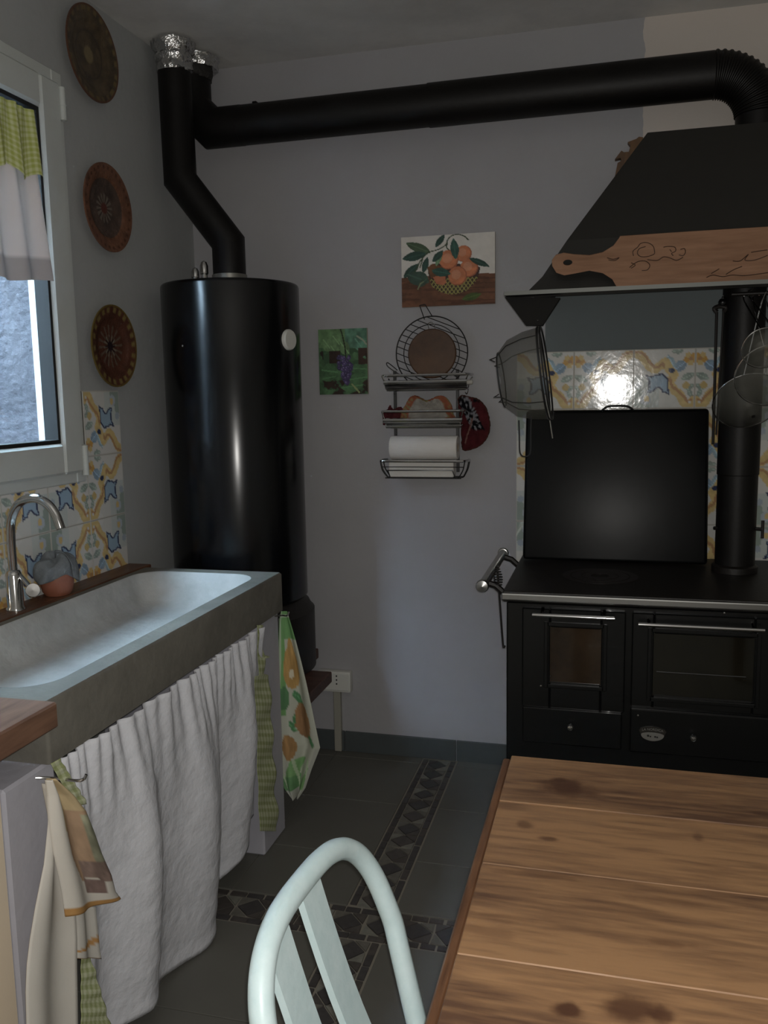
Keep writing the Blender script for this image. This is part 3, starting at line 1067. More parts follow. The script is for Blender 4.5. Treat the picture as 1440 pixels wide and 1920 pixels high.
# ------------------------------------------------------------------ hood
LIPF, LIPZ = -0.66, 1.81
HX1 = 2.94
hood = thing('range_hood', (2.15, -0.3, LIPZ), 'dark sheet-metal cooker hood with flared skirt and grey shelf edge', 'hood')
ringz = []
q0 = at(992, 548, 'y', -0.60)
q1 = at(1018, 520, 'y', -0.58)
q2 = at(1064, 452, 'y', -0.535)
q3 = at(1215, 250, 'y', -0.30)
rings = [(q0[0], -0.60, LIPZ + 0.008), (q1[0], -0.58, q1[2]), (q2[0], -0.535, q2[2]), (q3[0], -0.30, q3[2])]
xc = 2.15
V, F = [], []
for (x, y, z) in rings:
    V += [(x, -0.003, z), (x, y, z), (2 * xc - x, y, z), (2 * xc - x, -0.003, z)]
for i in range(len(rings) - 1):
    for k in range(3):
        F.append((4 * i + k, 4 * i + k + 1, 4 * i + 5 + k, 4 * i + 4 + k))
obj('canopy', (V, F), M_HOOD, hood, solid=0.006)
tz = rings[-1][2]
obj('top_plate', gbox(rings[-1][0], 2 * xc - rings[-1][0], -0.30, -0.003, tz - 0.006, tz), M_HOOD, hood)
lx0 = at(946, 552, 'y', LIPF)[0]
lip = obj('shelf_lip', merge([gbox(lx0, HX1, LIPF, -0.58, LIPZ - 0.008, LIPZ + 0.002)]), M_HOOD, hood)
obj('lip_edge', gbox(lx0 - 0.001, HX1, LIPF - 0.003, LIPF, LIPZ - 0.008, LIPZ + 0.004), mat('lip_grey', '6c6e6a', 0.45, metal=0.3), lip)
br = [at(px, py, 'y', -0.6) for px, py in ((948, 557), (987, 611), (1018, 611), (1051, 560))]
obj('bracket', gprism([(q[0], min(q[2], LIPZ - 0.009)) for q in br], 'xz', -0.63, -0.59), mat('bracket_black', '161513', 0.7, spec=0.2), hood)

# carved wooden bracket beside the hood
orn = [(1153, 299), (1165, 283), (1170, 286), (1179, 285), (1182, 274), (1177, 267), (1193, 261), (1198, 257), (1206, 258), (1205, 268), (1194, 288), (1172, 312), (1150, 345), (1158, 306), (1165, 302), (1164, 297)]
oq = [at(px, py, 'y', -0.03) for px, py in orn]
obj('carved_bracket', gprism([(q[0], q[2]) for q in oq], 'xz', -0.035, -0.002), wood('dark_carved_wood', '4a3018', '6b4a26', 'z', 0.5), label='small scalloped carved wood bracket on wall beside the hood top', cat='bracket')

# ------------------------------------------------------------------ long board leaning on the hood shelf
M_BOARD = wood('board_wood', '7d5a42', '9a745a', 'x', 0.45, 5.0)


def bpt(px, py, off=0.0):
    q = at(px, py, 'y', -0.625)
    z = q[2]
    return np.array([q[0], -0.635 + (z - LIPZ) * 0.30 + off, z])


out = [(1440, 531), (1300, 538), (1157, 546), (1154, 541), (1148, 530), (1130, 518), (1105, 513), (1075, 519), (1058, 522), (1043, 517), (1035, 504), (1034, 492),
       (1041, 482), (1056, 478), (1075, 481), (1105, 483), (1130, 477), (1150, 464), (1160, 450), (1163, 445), (1300, 436), (1440, 428)]
bb0 = [bpt(*p) for p in out]
xr = 2.42
bb0[0] = np.array([xr, bb0[1][1], bb0[1][2]])
bb0[-1] = np.array([xr, bb0[-2][1], bb0[-2][2]])
zmin = min(q[2] for q in bb0)
for q in bb0:
    q[2] += LIPZ + 0.003 - zmin
hol = bpt(1064, 497)
hole = [np.array([hol[0] + 0.014 * math.cos(t), 0, hol[2] + LIPZ + 0.003 - zmin + 0.009 * math.sin(t)]) for t in np.linspace(0, 2 * math.pi, 14, endpoint=False)]
board = thing('serving_board', (1.95, -0.62, LIPZ + 0.003), 'long wooden serving board with burnt floral drawing leaning on the hood', 'board')


def board_geo():
    bm = bmesh.new()
    yf = lambda z: -0.637 + (z - LIPZ) * 0.30
    o = [bm.verts.new((q[0], yf(q[2]), q[2])) for q in bb0]
    h = [bm.verts.new((q[0], yf(q[2]), q[2])) for q in hole]
    es = [bm.edges.new((o[i], o[(i + 1) % len(o)])) for i in range(len(o))] + [bm.edges.new((h[i], h[(i + 1) % len(h)])) for i in range(len(h))]
    r = bmesh.ops.triangle_fill(bm, use_beauty=True, use_dissolve=False, edges=es)
    fs = [f for f in bm.faces]
    ext = bmesh.ops.extrude_face_region(bm, geom=fs)
    vs = [v for v in ext['geom'] if isinstance(v, bmesh.types.BMVert)]
    bmesh.ops.translate(bm, verts=vs, vec=(0, 0.018, 0.004))
    bm.verts.index_update()
    g = ([tuple(v.co) for v in bm.verts], [tuple(v.index for v in f.verts) for f in bm.faces])
    bm.free()
    return g


bo = obj('board', board_geo(), M_BOARD, board)
M_BURN = mat('burnt_line', '3a2519', 0.7)
dz = LIPZ + 0.003 - zmin
strokes = []
bl = lambda pts: strokes.append([bpt(1000 + x * 0.3056, 420 + y * 0.3056) + np.array([0, -0.0025 + dz * 0.3, dz]) for x, y in pts])
bl([(452, 222), (490, 232), (525, 222), (500, 240), (460, 236)])
bl([(615, 210), (612, 180), (640, 155), (660, 130), (700, 125), (735, 145), (745, 180), (740, 200), (700, 215), (660, 215), (640, 195), (650, 165), (690, 150)])
bl([(590, 285), (620, 260), (650, 245), (690, 245), (715, 270), (700, 300), (665, 305)])
bl([(600, 255), (625, 270), (600, 290)])
bl([(700, 235), (760, 240), (800, 218), (840, 225), (880, 240), (920, 220)])
bl([(800, 155), (830, 150), (870, 155), (875, 180), (850, 195), (860, 210)])
bl([(840, 170), (850, 185)])
bl([(905, 170), (930, 165), (935, 190), (920, 210), (895, 205)])
bl([(1060, 350), (1100, 335), (1160, 345), (1220, 335), (1300, 338), (1440, 320)])
bl([(1090, 325), (1140, 295)])
bl([(1180, 330), (1230, 300), (1280, 280)])
bl([(1225, 245), (1270, 245), (1320, 205), (1300, 240), (1360, 240), (1440, 210)])
bl([(1340, 190), (1400, 180), (1440, 175)])
obj('burnt_drawing', merge([gtube(smooth_path(s, 5), 0.0012, 5) for s in strokes]), M_BURN, bo)

# ------------------------------------------------------------------ cross pipe from hood to chimney
PY, PZ, PR = -0.15, 2.535, 0.073
cp = thing('cross_stovepipe', (1.1, PY, PZ - PR), 'long black stovepipe running along the wall from hood to ceiling', 'pipe')
vx = 0.097
obj('elbow', gtube([(vx, PY, 2.72), (vx, PY, 2.612), (vx + 0.078, PY, PZ), (0.30, PY, PZ)], PR, 36), M_PIPE, cp, smooth=True)
jx = at(802, 215, 'y', PY - PR)[0]
kx_ = at(467, 205, 'y', PY - PR)[0]
ex = at(1338, 140, 'y', PY)[0]
obj('long_pipe', gtube([(0.30, PY, PZ), (jx, PY, PZ + 0.002)], PR * 0.985, 36), M_PIPE, cp, smooth=True)
obj('long_pipe', gtube([(jx - 0.01, PY, PZ + 0.002), (jx, PY, PZ + 0.002), (ex, PY, PZ + 0.006)], [PR * 1.02, PR * 1.02, PR * 1.02], 36), M_PIPE, cp, smooth=True)
obj('clip', gbox(kx_ - 0.01, kx_ + 0.008, PY - 0.02, PY + 0.02, PZ + PR - 0.004, PZ + PR + 0.004, 0.002), M_PIPE, cp)
er = 0.145
pts, rs = [], []
for i, t in enumerate(np.linspace(0, math.pi / 2, 61)):
    pts.append((ex + er * math.sin(t), PY, PZ + 0.006 - er * (1 - math.cos(t))))
    rs.append(PR * 1.02 + (0.0028 if (i % 4) in (1, 2) else -0.0015))
pts.append((ex + er, PY, tz + 0.001))
rs.append(PR)
obj('corrugated_bend', gtube(pts, rs, 36), M_PIPE, cp, smooth=True)
# crumpled collar where it leaves through the ceiling


def crumple(c, prof, seed, n=36):
    rng = np.random.default_rng(seed)
    V, F = glathe(prof, c, n=n)
    V = np.array(V)
    V[:, :2] += rng.normal(0, 0.0028, (len(V), 2))
    V[:, 2] += np.where((V[:, 2] > c[2] + 0.004) & (V[:, 2] < HC - 0.012), rng.normal(0, 0.003, len(V)), 0)
    return [tuple(v) for v in V], F


obj('ceiling_collar', crumple((vx, PY, 2.715), [(0.074, 0), (0.078, 0.012), (0.082, 0.03), (0.079, 0.05), (0.083, 0.068), (0.083, 0.085)], 3), mat('sooty_mastic', '2a2826', 0.7, bump=(40, 0.8)), cp, smooth=True)
obj('foil_wrap', crumple((vx + 0.012, PY + 0.012, 2.755), [(0.086, 0), (0.09, 0.012), (0.087, 0.028), (0.094, 0.042)], 5), M_FOIL, cp, smooth=True)

# ------------------------------------------------------------------ wood-fired water heater
BX, BY, BR = 0.291, -0.30, 0.256
bt = at(433, 517, 'y', BY - BR)[2]
bz0 = at(567, 1118, 'y', BY)[2]
wh = thing('water_heater', (BX, BY, 0.45), 'tall black cylindrical wood-fired water heater standing in the corner', 'water heater')
obj('tank', glathe([(BR - 0.02, bz0 - 0.02), (BR, bz0), (BR, bt - 0.012), (BR - 0.002, bt - 0.005), (BR - 0.006, bt - 0.001), (BR - 0.012, bt), (0.05, bt + 0.004)], (BX, BY, 0), n=96), mat('heater_enamel', '0c0d0f', 0.2, bump=(4, 0.02), spec=0.4), wh, smooth=True)
fz = at(584, 1148, 'y', BY)[2]
fr = at(584, 1200, 'y', BY)[0] - BX
obj('firebox', glathe([(fr, 0.452), (fr, fz), (fr - 0.012, fz + 0.012), (fr - 0.02, fz + 0.03), (BR - 0.012, fz + 0.045), (BR - 0.02, bz0)], (BX, BY, 0), n=64), M_IRON, wh, smooth=True)
an = math.radians(-42)
dd = np.array([math.cos(an), math.sin(an), 0])
vc = np.array([BX, BY, at(578, 1186, 'y', BY - 0.1)[2]]) + dd * fr
obj('air_valve', merge([gtube([vc - dd * 0.01, vc + dd * 0.022], 0.012, 12), gtube([vc + dd * 0.022, vc + dd * 0.03], 0.024, 16)]), M_IRON, wh, smooth=True)
for k in (-1, 0, 1):
    obj('valve_stud', glathe([(0.0, 0.003), (0.005, 0.002), (0.005, -0.002)], vc + dd * 0.01 + np.array([0.011 * k, 0, -0.02]), (0, -1, 0), n=8), M_CHROME, wh)
obj('valve_trim', gtube([vc + dd * 0.031 + np.array([-0.012, 0, 0.006]), vc + dd * 0.031 + np.array([0.012, 0, 0.006])], 0.0025, 6), M_CHROME, wh)
g = at(548, 637, 'y', BY - 0.06)
gd = np.array([math.cos(math.radians(-14)), math.sin(math.radians(-14)), 0])
gc = np.array([BX, BY, g[2]]) + gd * (BR - 0.006)
gg = obj('thermometer', glathe([(0.038, 0), (0.038, 0.012), (0.034, 0.018), (0.033, 0.018)], gc, gd, n=28), M_WHITEP, wh, smooth=True)
obj('dial', glathe([(0.0335, 0.014), (0.0335, 0.0165), (0.0, 0.0168)], gc, gd, n=28), M_WHITEP, gg)
for px, s in ((366, 1.05), (383, 1.4)):
    c = at(px, 512, 'y', BY - 0.06)
    obj('relief_valve', glathe([(0.016, 0), (0.016, 0.018 * s), (0.012, 0.02 * s), (0.012, 0.03 * s), (0.015, 0.032 * s), (0.015, 0.052 * s), (0.01, 0.062 * s), (0, 0.066 * s)], (c[0], BY - 0.06, bt - 0.004), n=16), M_CHROME, wh, smooth=True)
obj('side_stud', glathe([(0.004, 0), (0.0, 0.003)], (BX + BR * math.cos(-1.9) , BY + BR * math.sin(-1.9), at(340, 648, 'y', BY - BR)[2]), (math.cos(-1.9), math.sin(-1.9), 0), n=8), M_CHROME, wh)

# its own flue
u1, u2 = at(333, 338, 'y', BY), at(432, 455, 'y', BY)
hp = thing('heater_flue', (BX, BY, bt), 'black cranked flue pipe rising from the water heater to the ceiling', 'pipe')
ux = at(330, 200, 'y', BY)[0]
UR = 0.061
obj('flue_collar', glathe([(UR + 0.004, 0), (UR + 0.004, 0.034), (UR - 0.002, 0.036)], (BX, BY, bt + 0.005), n=36), mat('galvanised_collar', '8d8c86', 0.4, metal=0.7), hp, smooth=True)
obj('cranked_pipe', gtube([(BX, BY, bt + 0.034), (BX, BY, u2[2]), (ux + 0.004, BY, u1[2]), (ux, BY, at(330, 132, 'y', BY)[2])], UR, 36), M_PIPE, hp, smooth=True)
zf = at(330, 132, 'y', BY)[2]
obj('foil_wrap', crumple((ux, BY, zf - 0.01), [(UR + 0.002, 0), (UR + 0.006, 0.01), (UR + 0.002, 0.03), (UR + 0.010, 0.05), (UR + 0.002, 0.062), (UR + 0.013, 0.08), (UR + 0.016, HC - zf + 0.004)], 9), M_FOIL, hp, smooth=True)

# what the heater stands on
M_PLASTER = mat('pillar_plaster', 'b6b5be', 0.85, var=(3, 0.05), bump=(30, 0.15))
obj('heater_plinth', gbox(0.004, 0.44, -0.55, -0.015, 0, 0.405, 0.004), M_PLASTER, label='low plastered masonry block under the black water heater', cat='plinth')
plk = at(622, 1252, 'y', -0.30)
M_DWOOD = wood('dark_shelf_wood', '3a2620', '5c3e32', 'x', 0.5, 6.0)
shf = thing('heater_shelf', (0.33, -0.3, 0.406), 'dark brown wooden plank shelf beneath the water heater', 'shelf')
obj('plank', gbox(0.012, plk[0], -0.60, -0.30, 0.406, 0.449, 0.003), M_DWOOD, shf)
obj('plank', gbox(0.012, 0.50, -0.298, -0.015, 0.406, 0.449, 0.003), M_DWOOD, shf)

# ------------------------------------------------------------------ socket and cable duct
s0, s1 = at(600, 1252, 'y', 0), at(662, 1294, 'y', 0)
sk = thing('wall_socket', ((s0[0] + s1[0]) / 2, 0, s1[2]), 'white surface wall socket low on the grey back wall', 'socket')
obj('box', gbox(s0[0], s1[0], -0.038, 0, s1[2], s0[2], 0.004, 2), M_WHITEP, sk, smooth=True)
obj('cover', gbox(s0[0] + 0.012, s1[0] - 0.006, -0.042, -0.036, s1[2] + 0.008, s0[2] - 0.008, 0.002), M_WHITEP, sk)
hx_ = at(631, 1275, 'y', -0.042)
obj('socket_holes', merge([glathe([(0.0035, 0), (0.0035, 0.0006)], (hx_[0], -0.042, hx_[2] + k * 0.017), (0, -1, 0), n=10) for k in (-1, 0, 1)]), mat('socket_dark', '101010', 0.8), sk)
c0_, c1_ = at(628, 1300, 'y', 0)[0], at(641, 1300, 'y', 0)[0]
obj('cable_duct', gbox(c0_, c1_, -0.026, -0.0, 0.002, s1[2] - 0.001, 0.003), mat('duct_plastic', 'a3a196', 0.5), label='narrow off-white cable duct running from wall socket to floor', cat='cable duct')

# ------------------------------------------------------------------ stone sink
KX0, KX1, KYF, KYN, KZ = 0.10, 0.615, -0.69, -1.965, 0.92
sink = thing('stone_sink', ((KX0 + KX1) / 2, (KYF + KYN) / 2, 0.79), 'long grey stone trough sink with a worn pale basin', 'sink')
M_STONE = mat('sink_stone', '6f6c64', 0.8, var=(7, 0.2), bump=(45, 0.2))
M_BASIN = mat('sink_basin_stone', 'b0b1ae', 0.6, var=(9, 0.14), bump=(35, 0.25))


def rrect(x0, x1, y0, y1, r, n=8):
    out = []
    for cx, cy, a0 in ((x1 - r, y1 - r, 0), (x0 + r, y1 - r, 90), (x0 + r, y0 + r, 180), (x1 - r, y0 + r, 270)):
        for k in range(n + 1):
            a = math.radians(a0 + 90 * k / n)
            out.append((cx + r * math.cos(a), cy + r * math.sin(a)))
    return out


def loops(defs):
    V, F = [], []
    n = len(defs[0][0])
    for poly, z in defs:
        V += [(a, b, z) for a, b in poly]
    for i in range(len(defs) - 1):
        for k in range(n):
            F.append((i * n + k, i * n + (k + 1) % n, (i + 1) * n + (k + 1) % n, (i + 1) * n + k))
    return V, F, n


rim_o = [(rrect(KX0, KX1, KYN, KYF, 0.008, 8), 0.79), (rrect(KX0, KX1, KYN, KYF, 0.008, 8), KZ - 0.006), (rrect(KX0 + 0.005, KX1 - 0.005, KYN + 0.005, KYF - 0.005, 0.008, 8), KZ)]
hole_ = (KX0 + 0.03, KX1 - 0.058, KYN + 0.06, KYF - 0.055)
rim_i = (rrect(*[hole_[0], hole_[1], hole_[2], hole_[3]], 0.09, 8), KZ)
V, F, n = loops(rim_o + [rim_i])
F.append(tuple(range(n - 1, -1, -1)))
obj('trough', (V, F), M_STONE, sink, smooth=True)
bas = [rim_i]
for ins, z, r in ((0.006, KZ - 0.005, 0.088), (0.02, KZ - 0.05, 0.085), (0.035, KZ - 0.085, 0.08), (0.06, KZ - 0.104, 0.07), (0.1, KZ - 0.110, 0.05), (0.18, KZ - 0.112, 0.02)):
    bas.append((rrect(hole_[0] + ins, hole_[1] - ins, hole_[2] + ins, hole_[3] - ins, r, 8), z))
V, F, n = loops(bas)
F.append(tuple((len(bas) - 1) * n + k for k in range(n)))
obj('basin', (V, F), M_BASIN, sink, smooth='all')

M_CWOOD = wood('counter_wood', '4a3226', '6e4c38', 'y', 0.45, 6.0)
obj('back_shelf_plank', gbox(0.0085, KX0 - 0.001, KYN, -0.645, 0.885, KZ + 0.002, 0.003), M_CWOOD, label='dark wooden strip behind the stone sink carrying the tap', cat='shelf')
M_CWOOD2 = wood('counter_wood_light', '5a4032', '7d5c48', 'y', 0.85, 6.0)
obj('wooden_worktop', gbox(0.0085, 0.645, -2.95, KYN - 0.004, 0.874, 0.926, 0.004), M_CWOOD2, label='brown wooden worktop butting against the end of the stone sink', cat='worktop')
# plastered pillars that carry the sink
obj('sink_pillar', gbox(0.02, 0.60, -2.085, -1.93, 0, 0.789, 0.006), M_PLASTER, label='pale plastered pillar under the worktop end of the sink', cat='pillar')
obj('sink_pillar', gbox(0.02, 0.598, -0.885, -0.695, 0, 0.789, 0.006), M_PLASTER, label='plastered pillar under the heater end of the sink', cat='pillar')
cb = thing('base_cabinet', (0.31, -2.5, 0), 'cream base cabinet under the brown wooden worktop', 'cabinet')
M_CREAM = mat('cream_laminate', 'e2d3bd', 0.5)
obj('body', gbox(0.02, 0.585, -2.93, -2.092, 0.0, 0.872, 0.003), M_CREAM, cb)
for a, b in ((-2.925, -2.515), (-2.508, -2.097)):
    d = obj('door', gbox(0.585, 0.605, a, b, 0.09, 0.868, 0.004), M_CREAM, cb)
    obj('knob', glathe([(0.006, 0), (0.006, 0.012), (0.014, 0.018), (0.012, 0.026), (0, 0.028)], (0.605, -2.47 if a > -2.6 else -2.55, 0.7), (1, 0, 0), n=14), M_STEEL, d, smooth=True)


# ------------------------------------------------------------------ cloth helpers
def gingham(a, b, pitch, c0, c1):
    """a, b in metres"""
    s = (np.floor(a / pitch) % 2) + (np.floor(b / pitch) % 2)
    t = (s / 2)[:, None]
    return np.array(c0) * (1 - t) + np.array(c1) * t


GREEN, GWHITE = H('8fa65a'), H('cfd4b4')
GREEN2, GWHITE2 = H('a0a876'), H('d2d6b6')
LINEN = H('c9ccce')

# ------------------------------------------------------------------ curtain under the sink
cur = thing('sink_curtain', (0.60, -1.4, 0.0), 'gathered white cotton curtain with green gingham frills under the sink', 'curtain')
CY0, CY1 = -1.925, -0.900


def cur_fn(u, v):
    y = CY0 + (CY1 - CY0) * u
    fold = math.sin(u * 150 + 5 * math.sin(u * 9)) * 0.0055 * max(0, 1 - v * 3.5) + math.sin(u * 52 + 0.8 * math.sin(u * 9)) * (0.007 * (1 - v) ** 1.5) + math.sin(u * 23 + 1.3 + 0.9 * math.sin(u * 5.2)) * 0.030 * min(1, v * 2.2) * min(1, 0.35 + u * 3) + math.sin(u * 31 + 2) * 0.009 * v
    ztop = 0.787
    zbot = 0.035 + 0.03 * math.sin(u * 8 + 0.5) + 0.085 * max(0, (u - 0.55) / 0.45) ** 1.2
    z = ztop + (zbot - ztop) * v
    x = 0.622 + fold + 0.028 * math.sin(math.pi * min(1, v * 1.05)) * (0.4 + 0.6 * math.sin(math.pi * u)) - 0.04 * v * u - 0.014 * max(0, 1 - u * 6)
    wr = 0.0012 * math.sin(z * 70 + u * 45) * math.sin(u * 33 + z * 12)
    return (max(x + wr, 0.604 if (u < 0.02) else 0.596 - 0.03 * v), y + 0.01 * math.sin(u * 17 + 2.9) * v, z)


V, F = ggrid(cur_fn, 330, 60)
obj('cotton_panel', (V, F), mat('white_cotton', 'dcdde3', 0.9, bump=(28, 0.6), var=(6, 0.04), spec=0.15), cur, smooth='all', solid=0.0015)

def frill(name, edge, nv=60, nu=10, amp=0.006, pitch=0.0105, parent=cur):
    """edge(v) -> (left point, right point)"""
    V, A, B = [], [], []
    for j in range(nv + 1):
        v = j / nv
        p, q = edge(v)
        p, q = np.asarray(p, float), np.asarray(q, float)
        w = np.linalg.norm(q - p)
        for i in range(nu + 1):
            u = i / nu
            r = p * (1 - u) + q * u
            r = r + np.array([amp * math.sin(v * 34 + u * 2.2) * (0.25 + 0.75 * abs(u - 0.0)), amp * 0.6 * math.sin(v * 29 + 1) * u, 0])
            V.append(tuple(r))
            A.append(u * w)
            B.append(p[2])
    F = [(j * (nu + 1) + i, j * (nu + 1) + i + 1, (j + 1) * (nu + 1) + i + 1, (j + 1) * (nu + 1) + i) for j in range(nv) for i in range(nu)]
    C = gingham(np.array(A), np.array(B) + 5, pitch, GREEN2, GWHITE2)
    return obj(name, (V, F), M_CLOTH, parent, smooth='all', colors=C, solid=0.0012)


def redge(v):
    py = 1172 + (1558 - 1172) * v
    xl = 474 + (487 - 474) * v + (8 if v < 0.25 else 0)
    xr = 500 + (521 - 500) * v - (10 * (1 - v) if v < 0.15 else 0)
    pinch = 0.55 if 0.16 < v < 0.24 else 1.0
    xr = xl + (xr - xl) * pinch
    return at(xl, py, 'x', 0.622), at(xr, py, 'x', 0.618)


frill('gingham_frill', redge, 180, 30, pitch=0.0125)


def ledge(v):
    p = at(95 + 45 * v, 1432 + 80 * v, 'x', 0.652)
    q = at(112 + 52 * v, 1422 + 85 * v, 'x', 0.652)
    return p, q


frill('gingham_frill', ledge, 40, 16, amp=0.0015)


def ledge2(v):
    p = at(152 + 0 * v, 1790 + 190 * v, 'x', 0.668)
    q = at(168 + 55 * v, 1785 + 195 * v, 'x', 0.668)
    return p, q


frill('gingham_frill', ledge2, 90, 30, amp=0.003, pitch=0.009)


# ------------------------------------------------------------------ hanging towels
def drape(name, rows, ax, depth, nu, nv, fold, paint, m, parent, solid=0.002, sign=1):
    """rows: (py, left px, right px) measured on the plane ax=depth; fold(u,v) moves off the plane"""
    rows = np.array(rows, float)
    V, U, W = [], [], []
    for j in range(nv + 1):
        v = j / nv
        t = v * (len(rows) - 1)
        i0 = min(int(t), len(rows) - 2)
        r = rows[i0] + (rows[i0 + 1] - rows[i0]) * (t - i0)
        for i in range(nu + 1):
            u = i / nu
            tilt = r[3] + (r[4] - r[3]) * u if len(r) > 3 else 0
            p = at(r[1] + (r[2] - r[1]) * u, r[0] + tilt, ax, depth)
            k = 'xyz'.index(ax)
            p[k] += sign * fold(u, v)
            V.append(tuple(p))
            U.append(u)
            W.append(v)
    F = [(j * (nu + 1) + i, j * (nu + 1) + i + 1, (j + 1) * (nu + 1) + i + 1, (j + 1) * (nu + 1) + i) for j in range(nv) for i in range(nu)]
    C = paint(np.array(U), np.array(W))
    return obj(name, (V, F), m, parent, smooth='all', colors=C, solid=solid)


# green and lemon towel at the heater end
tw = thing('tea_towel', (0.62, -0.66, 0.2), 'green and white tea towel printed with yellow pears hanging by the heater', 'towel')


def pear_paint(u, v):
    p = Paint(u, v, H('c3c6b8'), 8)
    p.put((u < 0.32) & (v < 0.55), H('7fae72'), 0.1)
    p.put((v < 0.20), H('7aa870'), 0.1)
    p.put((np.abs(u - 0.12) < 0.05) & (v < 0.6), H('b9cdb0'))
    p.put((np.abs(v - 0.045) < 0.012), H('c9d2c0'))
    p.disk(0.5, 0.33, 0.27, 0.10, H('b8955f'), mottling=0.2)
    p.disk(0.55, 0.26, 0.14, 0.07, H('b8955f'), mottling=0.2)
    p.disk(0.48, 0.36, 0.07, 0.022, H('e0d8c0'))
    p.disk(0.66, 0.585, 0.2, 0.085, H('a8835f'), mottling=0.25)
    p.disk(0.26, 0.47, 0.14, 0.055, H('628c64'), mottling=0.1)
    p.disk(0.28, 0.70, 0.16, 0.06, H('b28c60'), mottling=0.25)
    for q in (((0.45, 0.45), (0.7, 0.50), 0.025), ((0.35, 0.58), (0.48, 0.63), 0.02), ((0.72, 0.66), (0.86, 0.69), 0.025), ((0.42, 0.62), (0.5, 0.54), 0.02)):
        p.leaf(*q, H('5e8f66'))
    s = u + v * 2.2
    p.put((v > 0.76) & (np.abs((s * 1.6) % 1.0 - 0.5) < 0.3), H('86b078'), 0.1)
    p.put((v > 0.84) & (u < 0.62), H('709a6c'), 0.12)
    p.put((v > 0.76) & (np.abs((u - v * 1.3) % 0.4 - 0.2) < 0.03), H('bcd0ae'))
    p.put((v > 0.92) | ((u > 0.88) & (v > 0.7)), H('b6b8ae'))
    return p.c


rows = [(1146, 527, 538), (1165, 524, 545), (1200, 523, 556), (1240, 522, 567), (1280, 519, 577), (1320, 515, 586), (1360, 514, 594), (1400, 522, 602), (1440, 526, 586), (1475, 535, 574), (1497, 550, 559)]
drape('pear_print_panel', rows, 'y', -0.665, 40, 110, lambda u, v: -0.018 * math.sin(u * 7 + 0.5) * min(1, v * 2) - 0.01 * math.sin(u * 15 + v * 3) * v, pear_paint, M_CLOTH, tw)
rows = [(1160, 523, 530), (1220, 522, 545), (1290, 518, 560), (1345, 513, 562), (1381, 512, 528)]
drape('folded_back', rows, 'y', -0.635, 16, 50, lambda u, v: 0.008 * math.sin(u * 8), lambda u, v: Paint(u, v, H('b9c0ae'), 2).c * np.where(v < 0.78, 0.86, 1.0)[:, None], M_CLOTH, tw)
obj('towel_hook', gtube(smooth_path([(0.594, -0.73, 0.776), (0.612, -0.70, 0.772), (0.622, -0.676, 0.766), (0.626, -0.668, 0.778)], 5), 0.003, 8), M_CHROME, label='tiny metal hook on the pillar beside the heater holding the pear towel', cat='hook', smooth=True)

# cream kitchen towel at the worktop end
tk = thing('kitchen_towel', (0.66, -1.95, 0.0), 'cream kitchen towel with orange border and faded print on a hook', 'towel')
CREAM = H('d8d2c8')


def print_paint(u, v):
    p = Paint(u, v, CREAM, 5)
    p.put((u > 0.25) & (v < 0.42), H('c9b48e'), 0.08)
    p.put((u > 0.40 + 0.1 * np.sin(v * 9)) & (v > 0.28) & (v < 0.76), H('b4977c'), 0.12)
    p.put((u > 0.78) & (v > 0.3) & (v < 0.7), H('9c9c84'), 0.3)
    p.put((u > 0.52) & (v > 0.62) & (v < 0.76), H('8f7a70'), 0.3)
    p.put((u > 0.50) & (v > 0.755) & (v < 0.87) & (u < 0.82), H('857069'), 0.2)
    p.put((u > 0.55) & (v > 0.735) & (v < 0.755) & (u < 0.75), H('cfc8bc'))
    p.put((v > 0.945), H('b98d58'), 0.08)
    return p.c


rows = [(1462, 80, 92, 0, -3), (1490, 84, 128, 0, 0), (1520, 86, 152, 0, 0), (1560, 90, 168, 0, 0), (1600, 96, 182, 0, 0), (1640, 105, 200, 0, 0), (1675, 112, 208, 0, -4), (1712, 118, 218, 6, -28)]
drape('printed_fold', rows, 'x', 0.690, 30, 70, lambda u, v: 0.012 * math.sin(u * 8 + 0.4) + 0.012 * math.sin(math.pi * u), print_paint, M_CLOTH, tk)
rows = [(1470, 82, 92), (1540, 86, 110), (1620, 78, 125), (1700, 62, 140), (1760, 52, 143), (1810, 46, 143), (1860, 44, 144), (1940, 46, 145), (2030, 62, 144)]
drape('long_fold', rows, 'x', 0.680, 24, 60, lambda u, v: 0.012 * math.sin(u * 6 + 0.4), lambda u, v: Paint(u, v, H('d4cfc6'), 6).c * (0.97 + 0.06 * value_noise(u * 3, v * 8, 3))[:, None], M_CLOTH, tk)


def mid_paint(u, v):
    p = Paint(u, v, H('c2beb6'), 6)
    p.put(np.abs(v - 0.74 + u * 0.24) < 0.05, H('b48a58'))
    p.put(v > 0.975, H('8f6c48'))
    return p.c


rows = [(1700, 140, 176), (1740, 143, 180), (1780, 144, 184), (1797, 144, 187)]
drape('short_fold', rows, 'x', 0.678, 12, 24, lambda u, v: 0.006 * math.sin(u * 7), mid_paint, M_CLOTH, tk)
hk = at(74, 1462, 'x', 0.606)
obj('towel_hook', gtube(smooth_path([(0.598, hk[1] - 0.002, hk[2] + 0.004), (0.625, hk[1] + 0.012, hk[2]), (0.682, hk[1] + 0.022, hk[2] - 0.004), (0.694, hk[1] + 0.026, hk[2] + 0.008)], 5), 0.003, 8), M_CHROME, label='tiny metal hook on the pillar beside the cabinet holding the cream towel', cat='hook', smooth=True)

